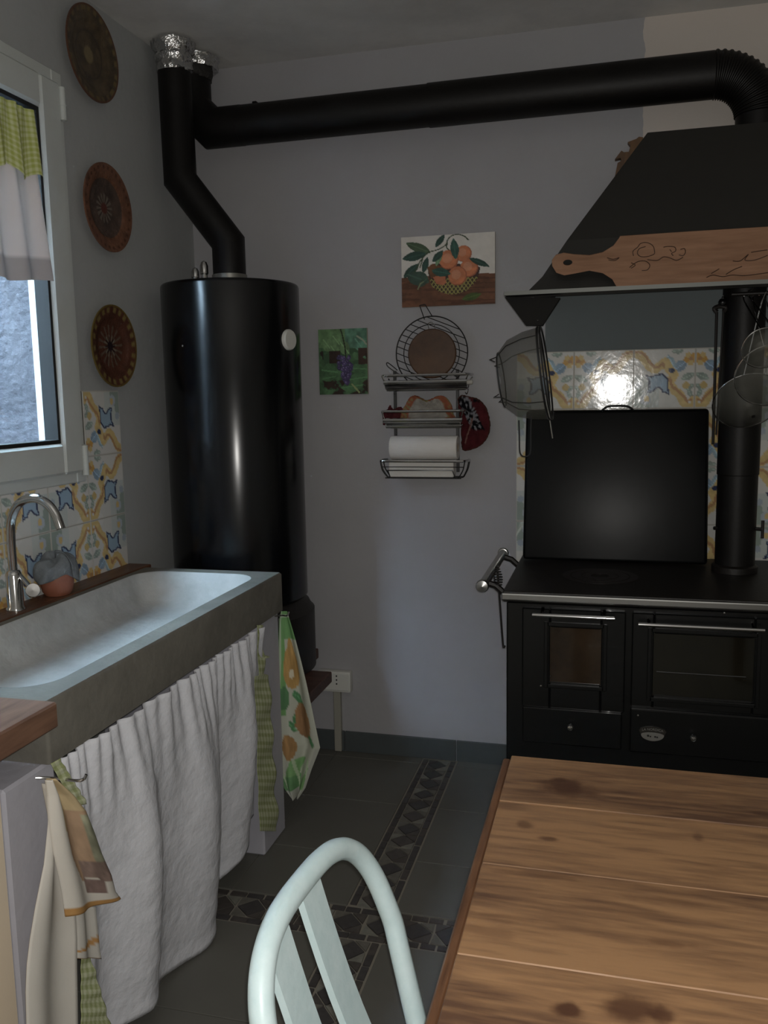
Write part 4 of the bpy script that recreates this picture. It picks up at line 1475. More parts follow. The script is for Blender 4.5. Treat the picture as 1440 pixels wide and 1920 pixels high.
# ------------------------------------------------------------------ tap
tap = thing('kitchen_tap', (0.055, -1.33, KZ), 'chrome gooseneck mixer tap on the wooden strip behind the sink', 'tap')
tb_ = at(26, 1138, 'z', KZ + 0.002)
TYp = -1.325
tx0 = at(24, 1060, 'y', TYp)[0]
tx0 = max(0.045, tx0)
obj('body', glathe([(0.027, 0.0), (0.027, 0.006), (0.023, 0.012), (0.0225, 0.10), (0.018, 0.112), (0.012, 0.116)], (tx0, TYp, KZ + 0.002), n=28), M_CHROME, tap, smooth=True)
sp = [np.array([tx0, TYp, KZ + 0.11])]
for px, py in ((16, 1010), (18, 970), (34, 942), (60, 934), (84, 944), (100, 965), (110, 992)):
    sp.append(at(px, py, 'y', TYp + 0.0))
dx = tx0 - sp[1][0]
for i, q in enumerate(sp[1:]):
    q[0] += dx
obj('spout', gtube(smooth_path(sp, 8), 0.0125, 16), M_CHROME, tap, smooth='all')
lv0 = np.array([tx0 + 0.018, TYp + 0.004, KZ + 0.10])
lv1 = at(62, 1107, 'y', TYp - 0.02)
obj('lever', merge([gtube([lv0, lv1], [0.007, 0.006], 10), glathe([(0.0, -0.004), (0.018, -0.003), (0.02, 0.001), (0.0185, 0.005), (0.0, 0.006)], lv1, (0.5, -0.8, 0.35), n=20)]), M_CHROME, tap, smooth=True)

# ------------------------------------------------------------------ terracotta bowl with a rag
bcx, bcy = 0.060, -1.135
M_TERRA = mat('terracotta', '8a5642', 0.55, var=(14, 0.15), bump=(70, 0.06))
obj('terracotta_bowl', glathe([(0.036, 0), (0.044, 0.012), (0.049, 0.035), (0.0505, 0.068), (0.048, 0.074), (0.045, 0.068), (0.044, 0.035), (0.035, 0.012), (0, 0.01)], (bcx, bcy, KZ + 0.003), n=36), M_TERRA, smooth=True,
    label='small terracotta bowl beside the tap', cat='bowl')
rng = np.random.default_rng(12)


def rag_fn(u, v):
    a = u * 2 * math.pi
    ph = v * math.pi * 0.55
    r = 0.064 * math.sin(ph) ** 0.8 * (1 + 0.13 * math.sin(3 * a + 1) + 0.10 * math.sin(7 * a + v * 6) * v)
    z = KZ + 0.076 + 0.048 * math.cos(ph) * (1 + 0.25 * math.sin(2 * a + 0.6)) + 0.004 * math.sin(5 * a + v * 9) - 0.03 * max(0, v - 0.6) * (1 + math.sin(3 * a))
    x = bcx + r * math.cos(a) * 0.82
    return (max(x, 0.013), bcy + r * math.sin(a) * 1.05, max(z, KZ + 0.02))


obj('dish_rag', ggrid(rag_fn, 60, 26), mat('grey_rag', '6d7378', 0.9, var=(30, 0.25), bump=(60, 0.5)), smooth='all', solid=0.002, label='crumpled grey dish rag heaped in the terracotta bowl', cat='rag')

# ------------------------------------------------------------------ window curtain
wc = thing('window_curtain', (0.045, -1.3, 1.85), 'short white window curtain with a green gingham valance on a rod', 'curtain')
CXW = 0.050
WT, WV, WB = at(51, 214, 'x', 0.065), at(76, 341, 'x', 0.085), at(97, 531, 'x', 0.068)
obj('curtain_rod', gtube([(0.042, -1.515, WT[2]), (0.042, WT[1] + 0.012, WT[2])], 0.005, 10), M_WFRAME, wc, smooth=True)


def wcur(u, v):
    y = WT[1] - (1.5 + WT[1]) * u + (WB[1] - WT[1]) * v * (1 - u)
    z = WT[2] + (WB[2] - WT[2]) * v + 0.006 * math.sin(u * 9 + 1) * v - 0.012 * v * u
    x = CXW + 0.014 + 0.012 * math.sin(u * 24 + 1.5) * (0.4 + 0.6 * v) + 0.004 * math.sin(u * 53) * (1 - v)
    return (x, y, z)


V, F = ggrid(wcur, 90, 40)
vv = np.array([j / 40 for j in range(41) for i in range(91)])
C = np.where((vv > 0.86)[:, None], np.array(H('a8a09c'))[None], np.array(H('d9d0cb'))[None])
obj('white_panel', (V, F), M_SHEER, wc, smooth='all', colors=C)


def wval(u, v):
    y = WT[1] - (1.5 + WT[1]) * u + (WV[1] - WT[1]) * v * (1 - u)
    zb = WV[2] + 0.014 * math.sin(u * 21 + 0.7) + 0.03 * u
    z = WT[2] + 0.006 + (zb - WT[2] - 0.006) * v
    x = CXW + 0.034 + 0.014 * math.sin(u * 30 + 0.9) * (0.35 + 0.65 * v) + 0.004 * math.sin(u * 61) * (1 - v)
    return (x, y, z)


V, F = ggrid(wval, 120, 60)
uu = np.array([i / 120 for j in range(61) for i in range(121)])
vv = np.array([j / 60 for j in range(61) for i in range(121)])
C = gingham(uu * 0.55, vv * 0.2, 0.0085, H('a8b060'), H('ccd0a4'))
obj('gingham_valance', (V, F), mat('valance_cloth', attr=True, rough=0.9, trans=0.03, spec=0.1), wc, smooth='all', colors=C)

# ------------------------------------------------------------------ three wall plates
def wall_plate(name, pts, label, kind, seed):
    l, r_, t, b = [at(*p, 'x', 0.0) for p in pts]
    cy, cz = (l[1] + r_[1]) / 2, (t[2] + b[2]) / 2
    R = ((r_[1] - l[1]) + (t[2] - b[2])) / 4
    prof = [(0.0, 0.012), (R * 0.15, 0.012), (R * 0.3, 0.0125), (R * 0.45, 0.013), (R * 0.58, 0.015), (R * 0.66, 0.019), (R * 0.72, 0.024), (R * 0.8, 0.027), (R * 0.88, 0.029), (R * 0.95, 0.031), (R, 0.032), (R * 1.0, 0.027), (R * 0.7, 0.008), (R * 0.5, 0.003), (0.0, 0.003)]
    prof2 = []
    for (a, b2) in zip(prof[:-1], prof[1:]):
        for k in range(3):
            prof2.append((a[0] + (b2[0] - a[0]) * k / 3, a[1] + (b2[1] - a[1]) * k / 3))
    prof2.append(prof[-1])
    n = 96
    V, F = glathe(prof2, (0, cy, cz), (1, 0, 0), n=n)
    rr = np.repeat([p[0] / R for p in prof2], n)
    th = np.tile(np.arange(n) / n * 2 * math.pi, len(prof2))
    N = value_noise(rr * 6 * np.cos(th) + 20, rr * 6 * np.sin(th) + 20, seed, 4)
    if kind == 0:
        c = np.tile(H('4c4030'), (len(V), 1)) * (0.65 + 0.7 * N)[:, None]
        c[(rr > 0.86) & (np.sin(th * 24) > 0)] = H('6a5a3a')
        c[rr > 0.96] = H('5a3c2a')
        c[(rr < 0.16)] = H('77694c')
        c[(np.abs(rr - 0.5) < 0.03)] = H('3a3028')
    elif kind == 1:
        c = np.tile(H('6d4a38'), (len(V), 1)) * (0.75 + 0.5 * N)[:, None]
        m = rr < 0.68
        c[m] = (np.array(H('4c3e37')) * (0.7 + 0.6 * N[m])[:, None])
        m = (rr < 0.34) & (np.sin(th * 14) > 0.0) & (rr > 0.12)
        c[m] = H('6e655c')
        c[rr < 0.12] = H('5a3026')
        c[(np.abs(rr - 0.9) < 0.03) & (np.sin(th * 30) > 0.4)] = H('4a2c1c')
    else:
        c = np.tile(H('553529'), (len(V), 1)) * (0.8 + 0.4 * N)[:, None]
        m = (rr > 0.80) & (rr < 0.93) & (np.sin(th * 22) > 0.1)
        c[m] = H('7c6c42')
        m = (rr < 0.5) & (rr > 0.14) & (np.sin(th * 16) > 0.45 + rr * 0.5)
        c[m] = H('66584c')
        m = (rr < 0.3) & (np.sin(th * 12) > 0.55)
        c[m] = H('7d776a')
        c[(rr < 0.14)] = H('241c22')
        m = (rr < 0.24) & (np.sin(th * 8 + 1) > 0.8)
        c[m] = H('241c22')
        c[rr > 0.965] = H('6b5a2c')
    return obj(name, (V, F), mat('plate_glaze_%d' % kind, attr=True, rough=0.4, bump=(120, 0.25)), smooth=True, colors=c, label=label, cat='plate')


wall_plate('wall_plate', [(108, 70), (208, 150), (160, 18), (180, 199)], 'dark brown mottled round wall plate near the ceiling', 0, 1)
wall_plate('wall_plate', [(137, 360), (236, 410), (165, 306), (203, 469)], 'terracotta round wall plate with dark centre and pale star', 1, 2)
wall_plate('wall_plate', [(155, 640), (243, 660), (190, 573), (205, 724)], 'reddish brown wall plate with yellow rim dashes above the tiles', 2, 3)


# ------------------------------------------------------------------ two unframed paintings
def canvas(name, x0, x1, z0, z1, nu, nv, paint, label):
    V, F = ggrid(lambda u, v: (x0 + (x1 - x0) * u, -0.014, z1 + (z0 - z1) * v), nu, nv)
    u = np.array([i / nu for j in range(nv + 1) for i in range(nu + 1)])
    v = np.array([j / nv for j in range(nv + 1) for i in range(nu + 1)])
    C = paint(u, v)
    pt_ = thing(name, ((x0 + x1) / 2, -0.007, z0), label, 'painting')
    obj('painted_face', (V, F), M_PRINT, pt_, colors=C)
    obj('panel', gbox(x0, x1, -0.0138, -0.001, z0, z1), mat('raw_panel', 'b0a898', 0.9), pt_)


def oranges(u, v):
    p = Paint(u, v, H('dcd7d0'), 21)
    X = lambda x: (x - 697) / 698.0
    Y = lambda x, y: (y - 110 + 45 * X(x)) / 520.0
    P = lambda x, y: (X(x), Y(x, y))
    p.c *= (0.96 + 0.08 * p.n)[:, None]
    p.put(v > 0.572 + 0.005 * np.sin(u * 20), H('6f4a36'), 0.25)
    p.put((v > 0.572) & (value_noise(u * 3, v * 30, 4) > 0.56), H('5c3b2b'), 0.2)
    bowl = [P(895, 330), P(905, 400), P(925, 465), P(980, 505), P(1050, 524), P(1110, 522), P(1180, 500), P(1235, 450), P(1270, 400), P(1288, 325), P(1250, 300), P(930, 300)]
    m = p.poly(bowl, H('42302a'), 0.2)
    lat = m & (v > Y(1100, 400))
    k = ((np.abs((u * 46 + v * 26) % 2 - 1) < 0.3) | (np.abs((u * 46 - v * 26) % 2 - 1) < 0.3)) & lat
    p.put(k, H('9c9658'))
    p.poly([P(895, 330), P(930, 300), P(1000, 320), P(1000, 400), P(920, 410)], H('6f4a30'), 0.3)
    org = H('c87c56')
    for (x, y, r) in ((1165, 225, 60), (1205, 328, 66), (1055, 270, 72), (1120, 388, 70)):
        a, b = P(x, y)
        p.disk(a, b, r / 698, r / 520, H('a86246'))
        p.disk(a - 0.006, b - 0.006, r * 0.92 / 698, r * 0.92 / 520, org, mottling=0.18)
        p.disk(a - 0.015, b - 0.02, r * 0.5 / 698, r * 0.5 / 520, H('d09070'), mottling=0.15)
    p.poly([P(935, 400), P(970, 390), P(1028, 392), P(1034, 440), P(1010, 458), P(960, 450)], H('c07656'), 0.15)
    p.leaf(P(1000, 205), P(960, 320), 0.03, H('6d8a6a'))
    DG, MG = H('2f4a42'), H('4b5f48')
    for a, b, w, c in (((735, 150), (920, 220), 0.06, MG), ((705, 270), (885, 225), 0.065, DG), ((958, 180), (1022, 86), 0.035, DG), ((1090, 115), (1108, 268), 0.045, H('35564c')),
                       ((935, 290), (1012, 200), 0.04, DG), ((1205, 255), (1355, 318), 0.04, DG), ((862, 372), (895, 250), 0.035, DG), ((712, 410), (830, 300), 0.05, DG),
                       ((740, 380), (905, 440), 0.10, H('3c5248')), ((925, 350), (1068, 375), 0.06, H('33564c')), ((1150, 562), (1295, 515), 0.05, H('4a5e30')), ((820, 480), (900, 400), 0.04, H('3f5548'))):
        p.leaf(P(*a), P(*b), w, c, 0.2)
    for s in ([(905, 215), (980, 195), (1035, 160), (1045, 130), (1075, 98), (1120, 85), (1170, 98), (1200, 124)], [(905, 215), (850, 270), (815, 330), (795, 370)], [(1046, 150), (1040, 180), (1060, 200)], [(860, 265), (838, 330)]):
        p.stroke([P(*q) for q in s], 0.007, H('40503a'))
    p.stroke([P(820, 490), P(840, 450), P(862, 435)], 0.006, H('8a9270'))
    return p.c


def grapes(u, v):
    p = Paint(u, v, H('3d5a40'), 33)
    N = value_noise(u * 5, v * 7, 9)
    p.put(N > 0.52, H('4c6e4c'), 0.35)
    p.put((v < 0.28) & (N > 0.35), H('66885e'), 0.3)
    p.put((u > 0.55) & (v < 0.3), H('5c8670'), 0.35)
    for a in ((0.1, 0.15), (0.3, 0.1), (0.45, 0.2), (0.25, 0.25), (0.75, 0.15), (0.85, 0.25)):
        p.leaf(a, (a[0] + 0.18, a[1] + 0.18), 0.10, H('6f9066') if a[0] < 0.5 else H('5a8470'), 0.3)
    p.put((v > 0.33) & (v < 0.52) & (u > 0.22) & (u < 0.45) & (N < 0.6), H('33261f'), 0.3)
    p.put((v > 0.3) & (v < 0.55) & (u > 0.82) & (N < 0.62), H('3a2a22'), 0.3)
    p.put((v > 0.24) & (v < 0.5) & (u < 0.1) & (N < 0.5), H('2c2620'), 0.2)
    p.put((v > 0.78) & (N < 0.47), H('33271e'), 0.3)
    for q in (((0.05, 0.62), (0.4, 0.66), 0.12), ((0.6, 0.6), (0.98, 0.62), 0.07), ((0.6, 0.78), (1.0, 0.74), 0.09), ((0.45, 0.9), (0.9, 0.86), 0.09), ((0.05, 0.76), (0.35, 0.72), 0.06)):
        p.leaf(*q, H('4f7450'), 0.3)
    rng = np.random.default_rng(5)
    for _ in range(95):
        t = rng.random()
        w = 0.15 * math.sin(math.pi * min(1, 0.25 + 0.7 * t)) * (1.1 - 0.5 * t)
        gx, gy = 0.55 + rng.uniform(-1, 1) * w + 0.05 * (t - 0.5), 0.42 + 0.42 * t
        s = rng.random()
        p.disk(gx, gy, 0.036, 0.027, tuple(np.array(H('4a4068')) * (0.75 + 0.5 * s)))
        p.disk(gx - 0.01, gy - 0.008, 0.012, 0.009, H('8f86ac') if s > 0.4 else H('6a6088'))
    p.stroke([(0.46, 0.0), (0.5, 0.1), (0.55, 0.3), (0.56, 0.42)], 0.014, H('2f3826'))
    p.stroke([(0.8, 0.12), (0.9, 0.17), (0.98, 0.24)], 0.014, H('9aa490'))
    p.stroke([(0.68, 0.85), (0.74, 0.9), (0.82, 0.97)], 0.016, H('93a070'))
    return p.c


canvas('fruit_painting', 0.884, 1.247, 1.8435, 2.1075, 150, 112, oranges, 'unframed painting of oranges and leaves in a wire basket')
canvas('grape_painting', 0.536, 0.739, 1.5115, 1.7705, 90, 116, grapes, 'small unframed painting of purple grapes among green vine leaves')

# ------------------------------------------------------------------ chrome wall rack
RY = -0.115
rk = thing('wall_rack', (0.98, -0.05, 1.17), 'three-tier chrome wire kitchen rack on the grey back wall', 'rack')
W = lambda px, py, y=RY: at(px, py, 'y', y)
xl, xr_ = at(741, 760, 'y', -0.01)[0], at(858, 760, 'y', -0.01)[0]
for x in (xl, xr_):
    obj('strap', gbox(x - 0.006, x + 0.006, -0.012, -0.004, 1.20, 1.60, 0.001), M_WIRE, rk)


def trough(name, pxl, pxr, pyt, rods, band):
    """front rail at pyt, rods: (py, radius), ends curve back to the wall"""
    a, b = W(pxl, pyt), W(pxr, pyt)
    zt = (a[2] + b[2]) / 2
    t = obj(name, gtube([(a[0], -0.012, zt), (a[0], RY + 0.015, zt), (a[0] + 0.012, RY, zt), (b[0] - 0.012, RY, zt), (b[0], RY + 0.015, zt), (b[0], -0.012, zt)], 0.0055, 8), M_CHROME, rk, smooth=True)
    zs = []
    zb0, zb1 = W(790, rods[0][0], -0.108)[2], W(790, rods[1][0], -0.095)[2]
    obj('tray_band', ggrid(lambda u, v: (a[0] + 0.008 + (b[0] - a[0] - 0.016) * u, -0.108 + 0.016 * v * v, zb0 + (zb1 - zb0) * v), 2, 6), M_STEEL, t, smooth='all', solid=0.0012)
    for (py, r, y, ins) in rods:
        z = W((pxl + pxr) / 2, py, y)[2]
        zs.append((y, z))
        obj('rod', gtube([(a[0] + ins, y, z), (b[0] - ins, y, z)], r, 8), M_CHROME, t, smooth=True)
    for s, x in ((1, a[0]), (-1, b[0])):
        obj('end_wire', gtube(smooth_path([(x, RY, zt)] + [(x + s * 0.010, y, z) for y, z in zs] + [(x + s * 0.02, -0.03, zs[-1][1] + 0.006), (x, -0.012, zt - 0.01)], 5), 0.0028, 6), M_CHROME, t, smooth=True)
    return t


trough('upper_tray', 716, 878, 703, ((716, 0.0085, -0.11, 0.006), (729, 0.0075, -0.085, 0.012), (728, 0.003, -0.05, 0.012)), 1)
trough('middle_tray', 716, 868, 771, ((788, 0.0095, -0.11, 0.004), (799, 0.0085, -0.09, 0.01), (797, 0.003, -0.05, 0.012)), 1)
# bottom wire basket with bowed ends
a, b = W(709, 864), W(876, 866)
zt = (a[2] + b[2]) / 2
bk = obj('wire_basket', gtube(smooth_path([(a[0] + 0.01, -0.012, zt), (a[0], -0.06, zt), (a[0] + 0.008, RY + 0.012, zt), (a[0] + 0.03, RY, zt), ((a[0] + b[0]) / 2, RY - 0.004, zt), (b[0] - 0.03, RY, zt), (b[0] - 0.008, RY + 0.012, zt), (b[0], -0.06, zt), (b[0] - 0.01, -0.012, zt)], 5), 0.005, 8), M_CHROME, rk, smooth=True)
zb = W(790, 897)[2]
for s, x in ((1, a[0]), (-1, b[0])):
    for k, (y, ins) in enumerate(((RY, 0.03), (-0.075, 0.0), (-0.04, 0.004))):
        obj('rib', gtube(smooth_path([(x + s * ins * 0.3, y, zt), (x + s * (ins * 0.3 + 0.008), y, zt - 0.035), (x + s * (0.025 + ins * 0.4), y + 0.012, zb)], 6), 0.0024, 6), M_WIRE, bk, smooth=True)
for y in (RY + 0.012, -0.063, -0.028):
    obj('base_wire', gtube([(a[0] + 0.025, y, zb), (b[0] - 0.025, y, zb)], 0.0024, 6), M_WIRE, bk, smooth=True)
obj('mid_wire', gtube([(a[0] + 0.012, RY - 0.001, zt - 0.022), (b[0] - 0.012, RY - 0.001, zt - 0.022)], 0.002, 6), M_WIRE, bk, smooth=True)
f0, f1 = W(727, 882, RY), W(848, 882, RY)
obj('front_loop', gtube([(f0[0] + 0.008, RY + 0.01, zb), (f0[0], RY, f0[2]), (f1[0], RY, f1[2]), (f1[0] + 0.012, RY + 0.01, zb)], 0.0024, 6), M_WIRE, bk, smooth=True)
obj('screw', glathe([(0.003, 0), (0.0, 0.002)], (xl, -0.012, 1.51), (0, -1, 0), n=8), M_STEEL, rk)
obj('side_hook', gtube(smooth_path([(xr_ + 0.004, -0.01, 1.555), (1.148, -0.045, 1.552), (1.148, -0.05, 1.52), (1.142, -0.045, 1.505), (1.136, -0.04, 1.512)], 5), 0.0022, 6), M_CHROME, rk, smooth=True)

# paper towels
p0, p1 = at(733, 838, 'y', -0.07), at(858, 838, 'y', -0.07)
PZc = 1.300
pr = thing('paper_towel_roll', ((p0[0] + p1[0]) / 2, -0.066, PZc - 0.046), 'white roll of kitchen paper lying in the chrome rack', 'paper roll')
obj('paper', glathe([(0.018, 0), (0.045, 0), (0.046, 0.003), (0.046, p1[0] - p0[0] - 0.003), (0.045, p1[0] - p0[0]), (0.018, p1[0] - p0[0])], (p0[0], -0.060, PZc), (1, 0, 0), n=40, caps=False), mat('kitchen_paper', 'dedad5', 0.95, bump=(250, 0.15)), pr, smooth=True)
obj('core', glathe([(0.018, 0.001), (0.018, p1[0] - p0[0] - 0.001)], (p0[0], -0.060, PZc), (1, 0, 0), n=24, caps=False), mat('cardboard', '8a7a66', 0.9), pr, smooth=True, solid=0.002)
n0, n1 = at(728, 858, 'y', -0.1), at(850, 893, 'y', -0.1)
obj('napkin_pack', gbox(n0[0], n1[0], -0.098, -0.040, zb + 0.003, 1.252, 0.003), mat('napkin_white', 'd6d3cd', 0.9, bump=(80, 0.1)), label='white flat pack of paper napkins in the bottom rack basket', cat='napkins')
# white rolling stick in the upper tray
s0_, s1_ = at(722, 724, 'y', -0.07), at(887, 718, 'y', -0.07)
obj('rolling_stick', glathe([(0, 0), (0.008, 0.002), (0.0095, 0.006), (0.0095, s1_[0] - s0_[0] - 0.006), (0.008, s1_[0] - s0_[0] - 0.002), (0, s1_[0] - s0_[0])], (s0_[0], -0.068, s1_[2]), (1, 0, 0.01), n=16), mat('stick_white', 'b9b6ae', 0.6), label='slim white rod lying in the upper rack tray', cat='rod', smooth=True)

# round grill leaning in the upper tray
gq = at(809, 662, 'y', -0.035)
GR = 0.141
gn = np.array([0, -1.0, 0.06])
gu, gw, ga_ = frame(gn)
grl = thing('round_grill', (gq[0], -0.045, gq[2] - GR), 'round wire cooling grill standing in the upper rack tray', 'grill')
gc_ = np.array([gq[0], -0.032, gq[2]])
obj('rim', gring(gc_, gn, GR, 0.0026, 56), M_WIRE, grl, smooth=True)
obj('inner_ring', gring(gc_ + ga_ * 0.003, gn, GR * 0.78, 0.0018, 48), M_WIRE, grl, smooth=True)
an = math.radians(-22)
dx_, dy_ = (gu * math.cos(an) + gw * math.sin(an)), (-gu * math.sin(an) + gw * math.cos(an))
if dx_[0] < 0:
    dx_ = -dx_
dwn = np.array([math.cos(an), 0, math.sin(an)])
prp = np.array([-math.sin(an), 0, math.cos(an)])
for k in range(-5, 6):
    o = k * GR / 5.8
    h = math.sqrt(max(GR * GR - o * o, 0)) - 0.001
    c = gc_ + prp * o + np.array([0, 0.06 * o * math.cos(an), 0])
    obj('bar', gtube([c - dwn * h - np.array([0, 0.06 * h * math.sin(an), 0]), c + dwn * h + np.array([0, 0.06 * h * math.sin(an), 0])], 0.0019, 6), M_WIRE, grl, smooth=True)
hA, hB = at(800, 597, 'y', -0.04), at(810, 594, 'y', -0.04)
t0_, t1_ = at(785, 570, 'y', -0.0175), at(797, 568, 'y', -0.0175)
obj('handle', gtube([at(796, 599, 'y', -0.033), at(787, 573, 'y', -0.022), at(797, 571, 'y', -0.022), at(811, 594, 'y', -0.033)], 0.002, 6), M_WIRE, grl, smooth=True)
obj('foot', gtube(smooth_path([at(745, 694, 'y', -0.05), at(727, 680, 'y', -0.07), at(728, 688, 'y', -0.075), at(755, 706, 'y', -0.055)], 4), 0.002, 6), M_WIRE, grl, smooth=True)
# dark wooden lid in front of it
lq = at(810, 663, 'y', -0.085)
ld = thing('round_pan_lid', (lq[0], -0.085, lq[2] - 0.097), 'dark brown round lid resting against the round grill', 'lid')
obj('disc', glathe([(0, -0.008), (0.088, -0.008), (0.0935, -0.005), (0.094, 0.002), (0.090, 0.006), (0.0, 0.008)], (lq[0], -0.082, lq[2]), gn, n=48), mat('rusty_disc', '5c412c', 0.55, var=(9, 0.3), col2='3f2b1f', bump=(60, 0.1)), ld, smooth=True)
obj('loop', gtube(smooth_path([(lq[0] - 0.012, -0.075, lq[2] + 0.092), (lq[0] - 0.016, -0.072, lq[2] + 0.112), (lq[0] - 0.004, -0.071, lq[2] + 0.118), (lq[0] + 0.008, -0.072, lq[2] + 0.108), (lq[0] + 0.012, -0.075, lq[2] + 0.092)], 4), 0.0018, 6), M_CHROME, ld, smooth=True)


# crocheted pot holders in the middle tray
def crochet(name, outline, y, colors_fn, label, thick=0.006):
    P = [at(px, py, 'y', y) for px, py in outline]
    c = np.mean(P, 0)
    nr, n = 14, len(P) * 5
    Pd = smooth_path(P + [P[0]], 5)[:-1]
    V, R_, A_ = [], [], []
    for r in range(nr + 1):
        for i, q in enumerate(Pd):
            s = r / nr
            p = c + (q - c) * s
            p[1] += -0.004 * (1 - s) + 0.0022 * math.sin(i * 1.7 + r * 2.2)
            V.append(tuple(p))
            R_.append(s)
            A_.append(i / len(Pd))
    m = len(Pd)
    F = [(r * m + i, r * m + (i + 1) % m, (r + 1) * m + (i + 1) % m, (r + 1) * m + i) for r in range(nr) for i in range(m)]
    C = colors_fn(np.array(R_), np.array(A_), np.array(V))
    return obj(name, (V, F), mat('crochet_yarn', attr=True, rough=0.95, bump=(420, 0.8), spec=0.1), smooth='all', colors=C, solid=thick, label=label, cat='pot holder')


def col_white(R_, A_, V):
    n = value_noise(V[:, 0] * 90, V[:, 2] * 90, 6)
    c = np.where((R_ > 0.70)[:, None], np.array(H('a2624a'))[None] * (0.75 + 0.5 * n)[:, None], np.array(H('a8a39a'))[None] * (0.8 + 0.4 * n)[:, None])
    m = (R_ > 0.7) & (n > 0.6)
    c[m] = H('93885f')
    return c


crochet('pot_holder', [(750, 795), (752, 775), (760, 760), (768, 746), (778, 742), (790, 747), (800, 751), (812, 747), (824, 742), (836, 745), (846, 758), (850, 775), (850, 795)], -0.075, col_white, 'white crocheted pot holder with an orange scalloped edge in the middle tray')
crochet('pot_holder', [(719, 797), (718, 775), (727, 768), (731, 760), (738, 768), (752, 763), (756, 775), (756, 797)], -0.070, lambda R_, A_, V: np.tile(H('5c2c30'), (len(V), 1)) * (0.7 + 0.6 * value_noise(V[:, 0] * 80, V[:, 2] * 80, 4))[:, None], 'small dark red crumpled pot holder at the tray end')


def col_mitt(R_, A_, V):
    n = value_noise(V[:, 0] * 60, V[:, 2] * 60, 14)
    c = np.tile(H('58262a'), (len(V), 1)) * (0.8 + 0.4 * n)[:, None]
    x0, z0 = V[:, 0].min(), V[:, 2].max()
    a = (V[:, 0] - x0) / (V[:, 0].max() - x0)
    b = (z0 - V[:, 2]) / (z0 - V[:, 2].min())
    band = np.abs(a - (0.12 + 0.85 * b)) < 0.19
    m = band & (b < 0.62)
    k = value_noise(V[:, 0] * 140 + 9, V[:, 2] * 140, 22, 2)
    c[m & (k > 0.5)] = H('16161a')
    c[m & (k <= 0.5)] = H('8f8f94')
    c[(b < 0.12) & (k > 0.45)] = H('16161a')
    ln = (np.abs(a - (0.36 - 0.35 * (b - 0.75) ** 2 * 4 * np.sign(b - 0.75) * 0 + 0.12 * np.sin(b * 5))) < 0.025) & (b > 0.4) & (b < 0.85)
    c[ln] = H('8d6a62')
    c[(R_ > 0.97)] = H('5a3a30')
    return c


crochet('oven_mitt', [(858, 748), (866, 741), (880, 744), (896, 748), (910, 762), (917, 782), (919, 802), (913, 822), (900, 836), (884, 843), (871, 845), (867, 838), (866, 815), (864, 790), (861, 768)], -0.042, col_mitt, 'dark red knitted pot holder with black and white zigzag hanging off the rack', 0.012)


# ------------------------------------------------------------------ mesh strainers
M_MESH = mat('strainer_mesh', '6e6e66', 0.5, metal=0.3)          # gauze too fine to tell the wires apart
_nt = M_MESH.node_tree
_tr, _ms = nn(_nt, 'ShaderNodeBsdfTransparent'), nn(_nt, 'ShaderNodeMixShader')
_ms.inputs[0].default_value = 0.62
_nt.links.new(_nt.nodes['Principled BSDF'].outputs[0], _ms.inputs[1])
_nt.links.new(_tr.outputs[0], _ms.inputs[2])
_nt.links.new(_ms.outputs[0], _nt.nodes['Material Output'].inputs['Surface'])


def mesh_bowl(name, c, axis, prof, n, parent, wire=0.0007):
    V, F = glathe(prof, c, axis, n=n, caps=False)
    return obj(name, (V, F), M_MESH, parent, smooth=True)


def dense(prof, k):
    out = []
    for a, b in zip(prof[:-1], prof[1:]):
        for t in np.linspace(0, 1, k, endpoint=False):
            out.append((a[0] + (b[0] - a[0]) * t, a[1] + (b[1] - a[1]) * t))
    out.append(prof[-1])
    return out


SYD = -0.615
m0, m1 = at(1008, 614, 'y', SYD), at(1030, 786, 'y', SYD)
rc = (m0 + m1) / 2
RS = np.linalg.norm(m1 - m0) / 2
dv = (m1 - m0) / np.linalg.norm(m1 - m0)
ax_ = np.cross(dv, np.array([0, 1.0, 0]))
ax_ = ax_ / np.linalg.norm(ax_)
if ax_[0] > 0:
    ax_ = -ax_
ax_ = ax_ + np.array([0, -0.01, 0])
ax_ /= np.linalg.norm(ax_)
st = thing('mesh_strainer', (rc[0], rc[1], rc[2] - RS), 'large wire mesh strainer basket hanging from the hood corner', 'strainer')
DPT = 0.135
prof = dense([(RS, 0), (RS * 0.96, DPT * 0.35), (RS * 0.84, DPT * 0.72), (RS * 0.60, DPT * 0.97), (RS * 0.56, DPT)], 9) + dense([(RS * 0.56, DPT), (0.012, DPT)], 10)[1:]
mesh_bowl('mesh', rc, ax_, prof, 90, st, 0.0011)
su, sw, sa = frame(ax_)
obj('rim', merge([gring(rc, ax_, RS, 0.0038, 56), gring(rc - sa * 0.009, ax_, RS * 1.01, 0.003, 56)]), M_WIRE, st, smooth=True)
obj('base_ring', gring(rc + sa * DPT * 0.97, ax_, RS * 0.60, 0.0022, 48), M_WIRE, st, smooth=True)
for k in range(4):
    t = math.radians(45 + 90 * k + 8)
    rad = su * math.cos(t) + sw * math.sin(t)
    obj('rib_wire', gtube([rc + rad * RS, rc + rad * RS * 0.97 + sa * DPT * 0.35, rc + rad * RS * 0.86 + sa * DPT * 0.72, rc + rad * RS * 0.62 + sa * DPT * 0.98, rc + rad * RS * 0.58 + sa * (DPT + 0.018), rc + rad * RS * 0.50 + sa * (DPT + 0.004)], 0.0016, 6), M_WIRE, st, smooth=True)
hk0 = rc - dv * RS
obj('hanger', gtube(smooth_path([hk0, hk0 + np.array([0.003, -0.006, 0.016]), hk0 + np.array([0.002, -0.022, 0.020])], 5), 0.0022, 6), M_WIRE, st, smooth=True)
e0, e1 = at(973, 788, 'y', SYD), at(975, 848, 'y', SYD)
